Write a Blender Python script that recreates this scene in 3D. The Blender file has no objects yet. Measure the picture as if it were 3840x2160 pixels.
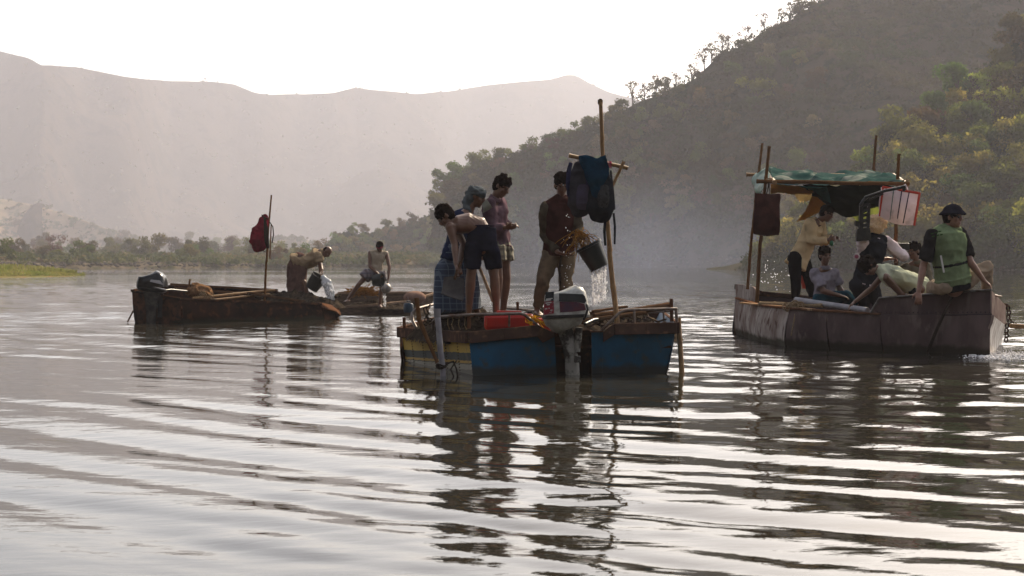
import bpy, math, random
import numpy as np
from mathutils import Vector, Matrix
random.seed(7); rng = np.random.default_rng(7)
R = math.radians
scene = bpy.context.scene
C = scene.collection

# ------------------------------------------------------------------ camera, sky, sun, exposure
F = 5333.0; HOR = 972.0; CAMH = 1.36
TH = math.atan((1080 - HOR) / F)
cam = bpy.data.cameras.new('camera'); camo = bpy.data.objects.new('camera', cam); C.objects.link(camo)
cam.sensor_width = 36; cam.lens = F * 36 / 3840
cam.clip_start = .1; cam.clip_end = 20000
camo.location = (0, 0, CAMH); camo.rotation_euler = (R(90) - TH, 0, 0)
cam.dof.use_dof = True; cam.dof.focus_distance = 17.5; cam.dof.aperture_fstop = 5.6
scene.camera = camo
SUN_EL, SUN_AZ = R(36), R(31)          # azimuth measured from +Y towards +X
sdir = Vector((math.sin(SUN_AZ) * math.cos(SUN_EL), math.cos(SUN_AZ) * math.cos(SUN_EL), math.sin(SUN_EL)))
w = bpy.data.worlds.new('World'); scene.world = w; w.use_nodes = True
nt = w.node_tree; nt.nodes.clear()
out = nt.nodes.new('ShaderNodeOutputWorld'); bg = nt.nodes.new('ShaderNodeBackground')
sky = nt.nodes.new('ShaderNodeTexSky'); sky.sky_type = 'NISHITA'; sky.sun_disc = False
sky.sun_elevation = SUN_EL; sky.sun_rotation = SUN_AZ
sky.air_density = 1.0; sky.dust_density = 2.6; sky.ozone_density = 1.0
hs = nt.nodes.new('ShaderNodeHueSaturation'); hs.inputs['Saturation'].default_value = .6
tintn = nt.nodes.new('ShaderNodeMix'); tintn.data_type = 'RGBA'; tintn.blend_type = 'MULTIPLY'
tintn.inputs[0].default_value = 1; tintn.inputs[7].default_value = (1, .95, .885, 1)
nt.links.new(sky.outputs[0], hs.inputs['Color']); nt.links.new(hs.outputs[0], tintn.inputs[6])
nt.links.new(tintn.outputs[2], bg.inputs[0]); nt.links.new(bg.outputs[0], out.inputs[0])
bg.inputs[1].default_value = .15
sl = bpy.data.lights.new('sun', 'SUN'); slo = bpy.data.objects.new('sun', sl); C.objects.link(slo)
sl.energy = 5.0; sl.angle = R(.6); sl.color = (1, .85, .62)
slo.rotation_euler = sdir.to_track_quat('Z', 'Y').to_euler()
scene.view_settings.view_transform = 'Standard'; scene.view_settings.look = 'None'
scene.view_settings.exposure = 0.88; scene.view_settings.gamma = 1
scene.view_settings.use_curve_mapping = False
scene.render.engine = 'CYCLES'
cy = scene.cycles; cy.use_denoising = True; cy.max_bounces = 7; cy.diffuse_bounces = 2; cy.glossy_bounces = 3
cy.transmission_bounces = 4; cy.transparent_max_bounces = 8; cy.volume_bounces = 1
cy.sample_clamp_indirect = 6; cy.sample_clamp_direct = 0
cy.caustics_reflective = False; cy.caustics_refractive = False

# ------------------------------------------------------------------ helpers
def P(px, py, Y):
    u = (px - 1920) / F; v = (1080 - py) / F
    dy = math.cos(TH) + v * math.sin(TH); dz = -math.sin(TH) + v * math.cos(TH)
    t = Y / dy
    return np.array((u * t, Y, CAMH + dz * t))
def WY(py): return CAMH * F / (py - HOR)                      # distance at which that row meets the water
def nrm(v): v = np.asarray(v, float); n = np.linalg.norm(v); return v / n if n > 1e-9 else v
def _h(ix, iy, iz, s):
    n = (ix.astype(np.int64) * 374761393 + iy.astype(np.int64) * 668265263 + iz.astype(np.int64) * 2147483647 + s * 974634777) & 0x7fffffff
    n = ((n ^ (n >> 13)) * 1274126177) & 0x7fffffff
    n = n ^ (n >> 16)
    return (n & 0xffff) / 32767.5 - 1
def vn3(x, y, z, s=0):
    x, y, z = np.broadcast_arrays(np.asarray(x, float), np.asarray(y, float), np.asarray(z, float))
    xi, yi, zi = np.floor(x), np.floor(y), np.floor(z)
    fx, fy, fz = x - xi, y - yi, z - zi
    fx, fy, fz = [f * f * (3 - 2 * f) for f in (fx, fy, fz)]
    r = 0
    for a in (0, 1):
        for b in (0, 1):
            for c in (0, 1):
                wgt = (fx if a else 1 - fx) * (fy if b else 1 - fy) * (fz if c else 1 - fz)
                r = r + wgt * _h(xi + a, yi + b, zi + c, s)
    return r
def fbm(x, y, z=0.0, o=4, s=0):
    r = 0; a = 1; f = 1.0
    for i in range(o):
        r = r + a * vn3(np.asarray(x) * f, np.asarray(y) * f, np.asarray(z) * f, s + i * 17); a *= .5; f *= 2.03
    return r

class MB:
    """collects closed shapes into one mesh"""
    def __init__(s): s.V = []; s.Fc = []; s.n = 0
    def add(s, v, f):
        v = np.asarray(v, float); s.V.append(v); s.Fc += [tuple(i + s.n for i in q) for q in f]; s.n += len(v); return s
    def box(s, c, size, ax=None):
        ax = np.eye(3) if ax is None else np.array(ax)
        h = np.array(size) / 2
        v = [np.array(c) + ax[0] * h[0] * a + ax[1] * h[1] * b + ax[2] * h[2] * d for a in (-1, 1) for b in (-1, 1) for d in (-1, 1)]
        return s.add(v, [(0, 1, 3, 2), (4, 6, 7, 5), (0, 4, 5, 1), (2, 3, 7, 6), (0, 2, 6, 4), (1, 5, 7, 3)])
    def beam(s, a, b, wd, ht, up=(0, 0, 1)):
        a = np.array(a); b = np.array(b); d = nrm(b - a); l = nrm(np.cross(d, up)); u = np.cross(l, d)
        return s.box((a + b) / 2, (np.linalg.norm(b - a), wd, ht), (d, l, u))
    def loft(s, pts, lat, rx, ry, n=10, rnd=True, pw=2.0):
        pts = [np.array(p, float) for p in pts]; m = len(pts)
        rx = [rx] * m if np.isscalar(rx) else list(rx); ry = rx if ry is None else ([ry] * m if np.isscalar(ry) else list(ry))
        lat = [lat] * m if (lat is None or np.ndim(lat) == 1) else list(lat)
        rings = []; L = []
        for i in range(m):
            t = nrm(pts[min(i + 1, m - 1)] - pts[max(i - 1, 0)])
            l = lat[i] if lat[i] is not None else (np.cross(t, (0, 0, 1.)) if abs(t[2]) < .9 else np.cross(t, (0, 1., 0)))
            l = nrm(l - t * np.dot(l, t)); b = np.cross(t, l); L.append((t, l, b))
        def ring(c, l, b, a, d):
            o = []
            for k in range(n):
                an = 2 * math.pi * k / n; cs, sn = math.cos(an), math.sin(an)
                if pw != 2: cs = math.copysign(abs(cs) ** (2 / pw), cs); sn = math.copysign(abs(sn) ** (2 / pw), sn)
                o.append(c + l * a * cs + b * d * sn)
            return o
        if rnd:
            t, l, b = L[0]; r = min(rx[0], ry[0])
            for q in (.25, .6, .87): rings.append(ring(pts[0] - t * r * math.sqrt(1 - q * q), l, b, rx[0] * q, ry[0] * q))
        for i in range(m): rings.append(ring(pts[i], L[i][1], L[i][2], rx[i], ry[i]))
        if rnd:
            t, l, b = L[-1]; r = min(rx[-1], ry[-1])
            for q in (.87, .6, .25): rings.append(ring(pts[-1] + t * r * math.sqrt(1 - q * q), l, b, rx[-1] * q, ry[-1] * q))
        v = [p for rg in rings for p in rg]; f = []
        for i in range(len(rings) - 1):
            for k in range(n):
                f.append((i * n + k, i * n + (k + 1) % n, (i + 1) * n + (k + 1) % n, (i + 1) * n + k))
        f.append(tuple(range(n - 1, -1, -1))); f.append(tuple((len(rings) - 1) * n + k for k in range(n)))
        return s.add(v, f)
    def tube(s, pts, r, n=8, rnd=False): return s.loft(pts, None, r, None, n, rnd)
    def ell(s, c, ax, rad, n=12, m=8):
        c = np.array(c); ax = [nrm(a) for a in ax]; v = [c + ax[2] * rad[2]]
        for i in range(1, m):
            ph = math.pi * i / m
            for k in range(n):
                th = 2 * math.pi * k / n
                v.append(c + ax[0] * rad[0] * math.sin(ph) * math.cos(th) + ax[1] * rad[1] * math.sin(ph) * math.sin(th) + ax[2] * rad[2] * math.cos(ph))
        v.append(c - ax[2] * rad[2]); f = []
        for k in range(n): f.append((0, 1 + k, 1 + (k + 1) % n))
        for i in range(m - 2):
            for k in range(n):
                a = 1 + i * n + k; b = 1 + i * n + (k + 1) % n; f.append((a, a + n, b + n, b))
        e = len(v) - 1
        for k in range(n): f.append((e, e - n + (k + 1) % n, e - n + k))
        return s.add(v, f)
    def lathe(s, base, axis, prof, n=24):
        axis = nrm(axis); l = nrm(np.cross(axis, (0, 1, .1))); b = np.cross(axis, l); base = np.array(base)
        v = []; f = []
        for (h, r) in prof:
            for k in range(n):
                a = 2 * math.pi * k / n; v.append(base + axis * h + (l * math.cos(a) + b * math.sin(a)) * r)
        for i in range(len(prof) - 1):
            for k in range(n): f.append((i * n + k, i * n + (k + 1) % n, (i + 1) * n + (k + 1) % n, (i + 1) * n + k))
        return s.add(v, f)
    def bamboo(s, a, b, r, r2=None, step=.38, bend=0.0):
        a = np.array(a); b = np.array(b); d = nrm(b - a); L = np.linalg.norm(b - a); r2 = r if r2 is None else r2
        side = nrm(np.cross(d, (0, 1, 0))); nn = max(1, int(L / step)); pts = []; rr = []
        for i in range(nn):
            for q, k in ((0, 1.13), (.07, .98), (.5, .95), (.93, .98)):
                t = (i + q) / nn; pts.append(a + (b - a) * t + side * bend * math.sin(math.pi * t) + side * .004 * math.sin(i * 2.3)); rr.append((r + (r2 - r) * t) * k)
        pts.append(b); rr.append(r2)
        return s.loft(pts, None, rr, None, 10, False)
    def arrays(s): return np.concatenate(s.V), s.Fc
    def build(s, name, m, parent=None, smooth=True, bevel=0, base=None, sub=0):
        v, f = s.arrays(); return mk(name, v, f, m, parent, smooth, bevel, base, sub)

def wloc(o):
    p = np.zeros(3)
    while o: p = p + np.array(o.location); o = o.parent
    return p
def mk(name, v, f, m, parent=None, smooth=True, bevel=0, base=None, sub=0):
    v = np.asarray(v, float)
    if parent is not None: org = wloc(parent)
    else: org = np.array(base) if base is not None else np.array(((v[:, 0].min() + v[:, 0].max()) / 2, (v[:, 1].min() + v[:, 1].max()) / 2, v[:, 2].min()))
    me = bpy.data.meshes.new(name); me.from_pydata((v - org).tolist(), [], [tuple(int(i) for i in q) for q in f])
    if m is not None: me.materials.append(m)
    if smooth: me.shade_smooth() if hasattr(me, 'shade_smooth') else me.polygons.foreach_set('use_smooth', [True] * len(me.polygons))
    o = bpy.data.objects.new(name, me); C.objects.link(o)
    if parent is not None: o.parent = parent
    else: o.location = org
    if bevel:
        b = o.modifiers.new('bevel', 'BEVEL'); b.width = bevel; b.segments = 2; b.limit_method = 'ANGLE'; b.angle_limit = R(35)
        if smooth:
            try: me.set_sharp_from_angle(angle=R(40))
            except Exception: pass
    elif smooth:
        try: me.set_sharp_from_angle(angle=R(50))
        except Exception: pass
    if sub:
        b = o.modifiers.new('sub', 'SUBSURF'); b.levels = sub; b.render_levels = sub
    return o
def fast_mesh(name, v, quads, m, smooth=True):
    """numpy mesh, all faces of the same size"""
    v = np.ascontiguousarray(v, dtype=np.float32); quads = np.ascontiguousarray(quads, dtype=np.int32); k = quads.shape[1]
    me = bpy.data.meshes.new(name); me.vertices.add(len(v)); me.vertices.foreach_set('co', v.ravel())
    me.loops.add(quads.size); me.loops.foreach_set('vertex_index', quads.ravel())
    me.polygons.add(len(quads)); me.polygons.foreach_set('loop_start', np.arange(0, quads.size, k, dtype=np.int32))
    me.polygons.foreach_set('loop_total', np.full(len(quads), k, dtype=np.int32))
    me.update(calc_edges=True); me.validate()
    me.polygons.foreach_set('use_smooth', np.full(len(me.polygons), smooth))
    if m: me.materials.append(m)
    return me
def grid_faces(nu, nv):
    i = np.arange(nu - 1)[:, None] * nv + np.arange(nv - 1)[None, :]
    return np.stack([i, i + nv, i + nv + 1, i + 1], -1).reshape(-1, 4)
def thing(name, label, cat, base=(0, 0, 0), group=None):
    o = bpy.data.objects.new(name, None); C.objects.link(o); o.location = tuple(float(q) for q in base)
    o.empty_display_size = .1
    return tag(o, label, cat, group)
def tag(o, label, cat, group=None, kind=None):
    o['label'] = label; o['category'] = cat
    if group: o['group'] = group
    if kind: o['kind'] = kind
    return o
def st(o, label=None):
    o['kind'] = 'structure'
    if label: o['label'] = label
    return o

# ------------------------------------------------------------------ materials
MT = {}
ALB = .9   # near materials darkened in colour to offset the bright sky fill
def mat(name, col, rough=.8, col2=None, sc=6, metal=0, bump=0, bsc=None, det=4, trans=0, tcol=None, contrast=.25, spec=.4, stretch=None, rnd=0, col3=None, far=False, wl=0):
    if name in MT: return MT[name]
    if not far: col = tuple(c * ALB for c in col); col2 = col2 and tuple(c * ALB for c in col2); col3 = col3 and tuple(c * ALB for c in col3)
    m = bpy.data.materials.new(name); m.use_nodes = True; n = m.node_tree; n.nodes.clear(); N = n.nodes.new; L = n.links.new
    o = N('ShaderNodeOutputMaterial'); b = N('ShaderNodeBsdfPrincipled')
    b.inputs['Roughness'].default_value = rough; b.inputs['Metallic'].default_value = metal
    b.inputs['Specular IOR Level'].default_value = spec * .6 if rough < .56 or metal else 0.0
    tc = N('ShaderNodeTexCoord'); src = tc.outputs['Object']
    if stretch:
        mp = N('ShaderNodeMapping'); mp.inputs['Scale'].default_value = stretch; L(src, mp.inputs[0]); src = mp.outputs[0]
    c1 = (*col, 1)
    last = None
    if col2 is not None:
        t = N('ShaderNodeTexNoise'); t.inputs['Scale'].default_value = sc; t.inputs['Detail'].default_value = det; t.inputs['Roughness'].default_value = .62
        L(src, t.inputs['Vector'])
        r = N('ShaderNodeMapRange'); r.inputs[1].default_value = .5 - contrast / 2; r.inputs[2].default_value = .5 + contrast / 2; L(t.outputs[0], r.inputs[0])
        mx = N('ShaderNodeMix'); mx.data_type = 'RGBA'; mx.inputs[6].default_value = c1; mx.inputs[7].default_value = (*col2, 1)
        L(r.outputs[0], mx.inputs[0]); last = mx.outputs[2]
        cloth = any(name.startswith(q) for q in ('shirt', 'trousers', 'shorts', 'jacket_green', 'vest', 'lungi', 'bag_', 'tarp_', 'cloth_'))
        if col3 is None and cloth: col3 = tuple(c * .55 for c in col)
        if col3 is not None:
            t3 = N('ShaderNodeTexNoise'); t3.inputs['Scale'].default_value = sc * (.7 if cloth else 3.1); t3.inputs['Detail'].default_value = 5; L(src, t3.inputs['Vector'])
            r3 = N('ShaderNodeMapRange'); r3.inputs[1].default_value = .56; r3.inputs[2].default_value = .66; L(t3.outputs[0], r3.inputs[0])
            m3 = N('ShaderNodeMix'); m3.data_type = 'RGBA'; L(last, m3.inputs[6]); m3.inputs[7].default_value = (*col3, 1); L(r3.outputs[0], m3.inputs[0]); last = m3.outputs[2]
    if rnd:
        oi = N('ShaderNodeObjectInfo'); h = N('ShaderNodeHueSaturation')
        a = N('ShaderNodeMapRange'); a.inputs[3].default_value = .5 - rnd * .06; a.inputs[4].default_value = .5 + rnd * .03; L(oi.outputs['Random'], a.inputs[0])
        a2 = N('ShaderNodeMath'); a2.operation = 'FRACT'; a3 = N('ShaderNodeMath'); a3.operation = 'MULTIPLY'; a3.inputs[1].default_value = 7.3
        L(oi.outputs['Random'], a3.inputs[0]); L(a3.outputs[0], a2.inputs[0])
        a4 = N('ShaderNodeMapRange'); a4.inputs[3].default_value = 1 - rnd * .45; a4.inputs[4].default_value = 1 + rnd * .5; L(a2.outputs[0], a4.inputs[0])
        L(a.outputs[0], h.inputs['Hue']); L(a4.outputs[0], h.inputs['Value'])
        if last: L(last, h.inputs['Color'])
        else: h.inputs['Color'].default_value = c1
        last = h.outputs[0]
    if wl:
        sz = N('ShaderNodeSeparateXYZ'); L(tc.outputs['Object'], sz.inputs[0]); tn = N('ShaderNodeTexNoise'); tn.inputs['Scale'].default_value = 7; tn.inputs['Detail'].default_value = 6; L(tc.outputs['Object'], tn.inputs['Vector'])
        ma = N('ShaderNodeMath'); ma.operation = 'MULTIPLY_ADD'; ma.inputs[1].default_value = .16; L(tn.outputs[0], ma.inputs[0]); L(sz.outputs[2], ma.inputs[2])
        mr = N('ShaderNodeMapRange'); mr.inputs[1].default_value = wl + .13; mr.inputs[2].default_value = wl + .07; mr.inputs[4].default_value = .85; L(ma.outputs[0], mr.inputs[0])
        mw = N('ShaderNodeMix'); mw.data_type = 'RGBA'; L(mr.outputs[0], mw.inputs[0]); mw.inputs[7].default_value = (.035, .032, .022, 1)
        if last: L(last, mw.inputs[6])
        else: mw.inputs[6].default_value = c1
        last = mw.outputs[2]
    if last: L(last, b.inputs['Base Color'])
    else: b.inputs['Base Color'].default_value = c1
    if bump:
        t2 = N('ShaderNodeTexNoise'); t2.inputs['Scale'].default_value = bsc or sc * 3; t2.inputs['Detail'].default_value = 5; L(src, t2.inputs['Vector'])
        bp = N('ShaderNodeBump'); bp.inputs['Strength'].default_value = min(1, bump * 20); bp.inputs['Distance'].default_value = bump; L(t2.outputs[0], bp.inputs['Height']); L(bp.outputs[0], b.inputs['Normal'])
    if trans:
        tr = N('ShaderNodeBsdfTranslucent')
        if tcol: tr.inputs[0].default_value = (*tcol, 1)
        elif last: L(last, tr.inputs[0])
        else: tr.inputs[0].default_value = c1
        ms = N('ShaderNodeMixShader'); ms.inputs[0].default_value = trans; L(b.outputs[0], ms.inputs[1]); L(tr.outputs[0], ms.inputs[2]); L(ms.outputs[0], o.inputs[0])
    else: L(b.outputs[0], o.inputs[0])
    MT[name] = m; return m
def plaid(name, base, l1, l2, per=.06, wd=.25, rough=.9):
    m = bpy.data.materials.new(name); m.use_nodes = True; n = m.node_tree; n.nodes.clear(); N = n.nodes.new; L = n.links.new
    o = N('ShaderNodeOutputMaterial'); b = N('ShaderNodeBsdfPrincipled'); b.inputs['Roughness'].default_value = rough; L(b.outputs[0], o.inputs[0])
    tc = N('ShaderNodeTexCoord'); sp = N('ShaderNodeSeparateXYZ'); L(tc.outputs['Object'], sp.inputs[0])
    ad = N('ShaderNodeMath'); ad.operation = 'ADD'; L(sp.outputs[0], ad.inputs[0]); L(sp.outputs[1], ad.inputs[1])
    last = None
    for (s, c) in ((ad.outputs[0], l1), (sp.outputs[2], l2)):
        d = N('ShaderNodeMath'); d.operation = 'DIVIDE'; d.inputs[1].default_value = per; L(s, d.inputs[0])
        fr = N('ShaderNodeMath'); fr.operation = 'FRACT'; L(d.outputs[0], fr.inputs[0])
        lt = N('ShaderNodeMath'); lt.operation = 'LESS_THAN'; lt.inputs[1].default_value = wd; L(fr.outputs[0], lt.inputs[0])
        ml = N('ShaderNodeMath'); ml.operation = 'MULTIPLY'; ml.inputs[1].default_value = .7; L(lt.outputs[0], ml.inputs[0])
        mx = N('ShaderNodeMix'); mx.data_type = 'RGBA'; L(ml.outputs[0], mx.inputs[0])
        if last: L(last, mx.inputs[6])
        else: mx.inputs[6].default_value = (*base, 1)
        mx.inputs[7].default_value = (*c, 1); last = mx.outputs[2]
    L(last, b.inputs['Base Color']); return m

skin = mat('skin_brown', (.115, .054, .032), .45, (.155, .075, .044), 9, spec=.75, bump=.002, bsc=60)
skin_tan = mat('skin_tan', (.20, .095, .06), .5, (.26, .13, .085), 9, spec=.8, bump=.002, bsc=60)
skin_pale = mat('skin_pale', (.34, .17, .12), .5, (.42, .22, .16), 9, spec=.8, bump=.002, bsc=60)
hairm = mat('hair_black', (.008, .006, .005), .6, (.02, .013, .01), 60, bump=.006, bsc=90)
hairb = mat('hair_blond', (.95, .74, .50), .7, (.75, .54, .33), 60, bump=.01, bsc=90, trans=.35, far=True)
black = mat('black_plastic', (.012, .012, .014), .35, (.03, .03, .03), 8, bump=.001)
bamboom = mat('bamboo', (.30, .18, .075), .55, (.2, .11, .045), 5, bump=.002, stretch=(6, 6, 1), col3=(.10, .055, .03))
bamboodark = mat('bamboo_dark', (.16, .08, .035), .6, (.10, .05, .022), 5, bump=.002)
rust = mat('rusty_steel', (.055, .03, .02), .75, (.022, .016, .013), 3.5, bump=.004, bsc=30, col3=(.10, .045, .022))
rustlight = mat('rust_brown', (.16, .075, .04), .8, (.09, .045, .028), 4, bump=.003, bsc=40)
wood = mat('old_wood', (.12, .065, .035), .85, (.06, .035, .02), 4, bump=.004, bsc=40, stretch=(1, 1, 6))
steel = mat('dull_steel', (.18, .17, .16), .5, (.08, .06, .05), 12, metal=.4, bump=.001)
ropem = mat('rope_fibre', (.34, .25, .15), .9, (.2, .14, .08), 60, bump=.004, bsc=150)
ropedark = mat('rope_dark', (.05, .038, .03), .9, (.025, .02, .016), 60, bump=.004)
siltm = mat('dark_silt', (.022, .017, .013), .7, (.05, .038, .028), 9, bump=.02, bsc=22, col3=(.09, .07, .05))
pvc = mat('grey_pipe', (.36, .35, .38), .45, (.24, .23, .25), 5)
weedm = mat('dry_weed', (.34, .17, .04), .8, (.18, .09, .02), 30, trans=.4)
# ------------------------------------------------------------------ water
def water_material():
    m = bpy.data.materials.new('river_water'); m.use_nodes = True; n = m.node_tree; n.nodes.clear(); N = n.nodes.new; L = n.links.new
    o = N('ShaderNodeOutputMaterial'); b = N('ShaderNodeBsdfPrincipled'); L(b.outputs[0], o.inputs[0])
    b.inputs['Base Color'].default_value = (.022, .020, .015, 1); b.inputs['Roughness'].default_value = .02; b.inputs['IOR'].default_value = 1.5
    b.inputs['Specular IOR Level'].default_value = .5
    tc = N('ShaderNodeTexCoord')
    def noise(scale, sc, det=2, rot=0, w=.5):
        mp = N('ShaderNodeMapping'); mp.inputs['Scale'].default_value = scale; mp.inputs['Rotation'].default_value = (0, 0, rot); L(tc.outputs['Object'], mp.inputs[0])
        t = N('ShaderNodeTexNoise'); t.inputs['Scale'].default_value = sc; t.inputs['Detail'].default_value = det; t.inputs['Distortion'].default_value = w
        L(mp.outputs[0], t.inputs['Vector']); return t.outputs[0]
    def mth(op, a, b2):
        q = N('ShaderNodeMath'); q.operation = op
        for i, x in enumerate((a, b2)):
            if isinstance(x, (int, float)): q.inputs[i].default_value = x
            else: L(x, q.inputs[i])
        return q.outputs[0]
    def rng_(x, a, b2, c, d):
        q = N('ShaderNodeMapRange'); L(x, q.inputs[0])
        for i, k in enumerate((a, b2, c, d)): q.inputs[i + 1].default_value = k
        return q.outputs[0]
    sp = N('ShaderNodeSeparateXYZ'); L(tc.outputs['Object'], sp.inputs[0]); X, Yc = sp.outputs[0], sp.outputs[1]
    # ruffled bands: calm nearby, choppy past the boats and around the moving boat
    band = rng_(noise((.02, .06, 1), 1.0, 2), .44, .58, 0, 1)
    far = rng_(Yc, 18, 34, 0, 1)
    side = rng_(X, 1.5, 6, 0, .8); sideY = rng_(Yc, 12, 18, 0, 1)
    ruf = mth('MULTIPLY', mth('MAXIMUM', mth('MULTIPLY', band, far), mth('MULTIPLY', side, sideY)), 1.0)
    fine = noise((1.0, 2.2, 1), 5.5, 3, -.35)
    mid = noise((.5, 1.5, 1), 2.0, 3, -.5)
    n1 = mth('MULTIPLY', fine, mth('ADD', mth('MULTIPLY', ruf, .0045), .0014))
    n2 = mth('MULTIPLY', mid, mth('ADD', mth('MULTIPLY', ruf, .020), .0045))
    hsum = mth('ADD', n1, n2)
    bp = N('ShaderNodeBump'); bp.inputs['Strength'].default_value = 1; bp.inputs['Distance'].default_value = 1; L(hsum, bp.inputs['Height']); L(bp.outputs[0], b.inputs['Normal'])
    return m
def wave(x, y):
    wv = np.zeros_like(x)
    wx = fbm(x / 7, y / 7, 0, 2, 5) * 1.6; wy = fbm(x / 5 + 30, y / 5, 0, 2, 9) * 1.2
    calm = np.clip((y - 13.2) / 1.5, 0, 1) * np.clip((21 - y) / 3, 0, 1) * np.clip((-x - .2) / 1.5, 0, 1)
    calm = 1 - .72 * calm
    left = np.clip((-x + 1) / 3, 0, 1)
    big = .55 + .6 * fbm(x / 4.5, y / 3.5, 3, 2, 21)
    for (th, lam, s, ph, wq) in ((38, 1.10, .038, 0, 1), (30, .80, .028, 1.3, 1.2), (44, 2.2, .018, 2, .7), (22, .56, .028, .5, 1.5), (30, .38, .022, 4, 1.6), (-28, .8, .012, 2.2, 1), (50, .47, .014, 1, 1), (-8, .33, .014, 3, 1.3)):
        k = 2 * math.pi / lam; t = R(th)
        p = k * (x * math.sin(t) + y * math.cos(t)) + ph + wx * wq * 1.5 + wy * .8 * wq
        q = np.sin(p); q = q + .22 * np.cos(2 * p)
        wv += s / k * q * (big if lam < 1 else 1)
    # chop beside the moving boat and behind the moored ones
    ch = np.clip((x - .8) / 3, 0, 1) * np.clip((y - 10) / 5, 0, 1) * .8 + .75 * np.clip((y - 19) / 4, 0, 1) * np.clip((46 - y) / 10, 0, 1) + .14
    for (th, lam, s) in ((12, .52, .040), (-22, .45, .034), (38, .62, .038), (66, .5, .022), (-50, .66, .022), (0, .85, .030), (25, 1.2, .022)):
        k = 2 * math.pi / lam; t = R(th)
        p = k * (x * math.sin(t) + y * math.cos(t)) + 3 * lam + 2.4 * fbm(x / 1.7 + lam, y / 1.7, 0, 2, 3) + wx
        wv += s / k * np.sin(p) * ch * (.6 + .7 * fbm(x / 2.2, y / 2.2, lam, 1, 44))
    # rings around the central boat
    for (cx, cy, lam, s, rr) in ((.9, 17.0, .42, .030, 5.5), (-5.2, 33, .5, .02, 6), (5.4, 21.5, .55, .045, 4)):
        d = np.hypot(x - cx, y - cy); wv += s * lam / 6.28 * np.sin(6.28 / lam * d + 1.5 * wx) * np.exp(-np.clip(d - 1.3, 0, 99) / rr * 1.6)
    fz = np.clip((y - 22) / 10, 0, 1) * (.55 + .8 * fbm(x / 14, y / 30, 2, 2, 61))
    for (th, lam, s) in ((12, 1.3, .026), (-25, 1.6, .022), (34, 1.05, .026), (-48, 1.5, .016), (5, 2.6, .014)):
        k = 2 * math.pi / lam; t = R(th); wv += s / k * np.sin(k * (x * math.sin(t) + y * math.cos(t)) + 2.6 * fbm(x / 4 + lam, y / 5, 0, 2, 71)) * fz
    return wv * calm
def make_water():
    rows = [-80, -40, -15, -5, 0]; d = 3.0
    while d < 130: rows.append(d); d += max(.03, .00020 * d * d)
    while d < 6000: rows.append(d); d *= 1.12
    s = np.concatenate([-np.geomspace(9, .62, 14)[:-1], np.linspace(-.62, .62, 300), np.geomspace(.62, 9, 14)[1:]])
    rows = np.array(rows); Yg = np.repeat(rows[:, None], len(s), 1); Xg = s[None, :] * np.maximum(rows, 5)[:, None]
    Z = wave(Xg, Yg) * np.clip((130 - Yg) / 50, 0, 1) * np.clip((Yg - 0) / 2, 0, 1) * (np.abs(Xg) < 50)
    v = np.stack([Xg, Yg, Z], -1).reshape(-1, 3); f = grid_faces(len(rows), len(s))[:, ::-1]
    me = fast_mesh('water', v, f, water_material()); o = bpy.data.objects.new('water', me); C.objects.link(o); st(o, 'rippled river surface reflecting the pale sky and dark hills')
make_water()

# ------------------------------------------------------------------ hills
def terrain_mat(name, a, b, c, sc=.05, fine=.5):
    m = bpy.data.materials.new(name); m.use_nodes = True; n = m.node_tree; n.nodes.clear(); N = n.nodes.new; L = n.links.new
    o = N('ShaderNodeOutputMaterial'); bs = N('ShaderNodeBsdfDiffuse'); L(bs.outputs[0], o.inputs[0])
    tc = N('ShaderNodeTexCoord')
    def nz(s, d=6):
        t = N('ShaderNodeTexNoise'); t.inputs['Scale'].default_value = s; t.inputs['Detail'].default_value = d; t.inputs['Roughness'].default_value = .65; L(tc.outputs['Object'], t.inputs['Vector']); return t.outputs[0]
    def mr(x, p, q):
        r = N('ShaderNodeMapRange'); r.inputs[1].default_value = p; r.inputs[2].default_value = q; L(x, r.inputs[0]); return r.outputs[0]
    m1 = N('ShaderNodeMix'); m1.data_type = 'RGBA'; m1.inputs[6].default_value = (*a, 1); m1.inputs[7].default_value = (*b, 1); L(mr(nz(sc), .42, .6), m1.inputs[0])
    m2 = N('ShaderNodeMix'); m2.data_type = 'RGBA'; L(m1.outputs[2], m2.inputs[6]); m2.inputs[7].default_value = (*c, 1); L(mr(nz(fine, 4), .5, .6), m2.inputs[0])
    L(m2.outputs[2], bs.inputs[0])
    bp = N('ShaderNodeBump'); bp.inputs['Strength'].default_value = .6; bp.inputs['Distance'].default_value = .25 / max(fine, .05); L(nz(fine, 5), bp.inputs['Height']); L(bp.outputs[0], bs.inputs[0 + 2])
    return m
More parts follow.
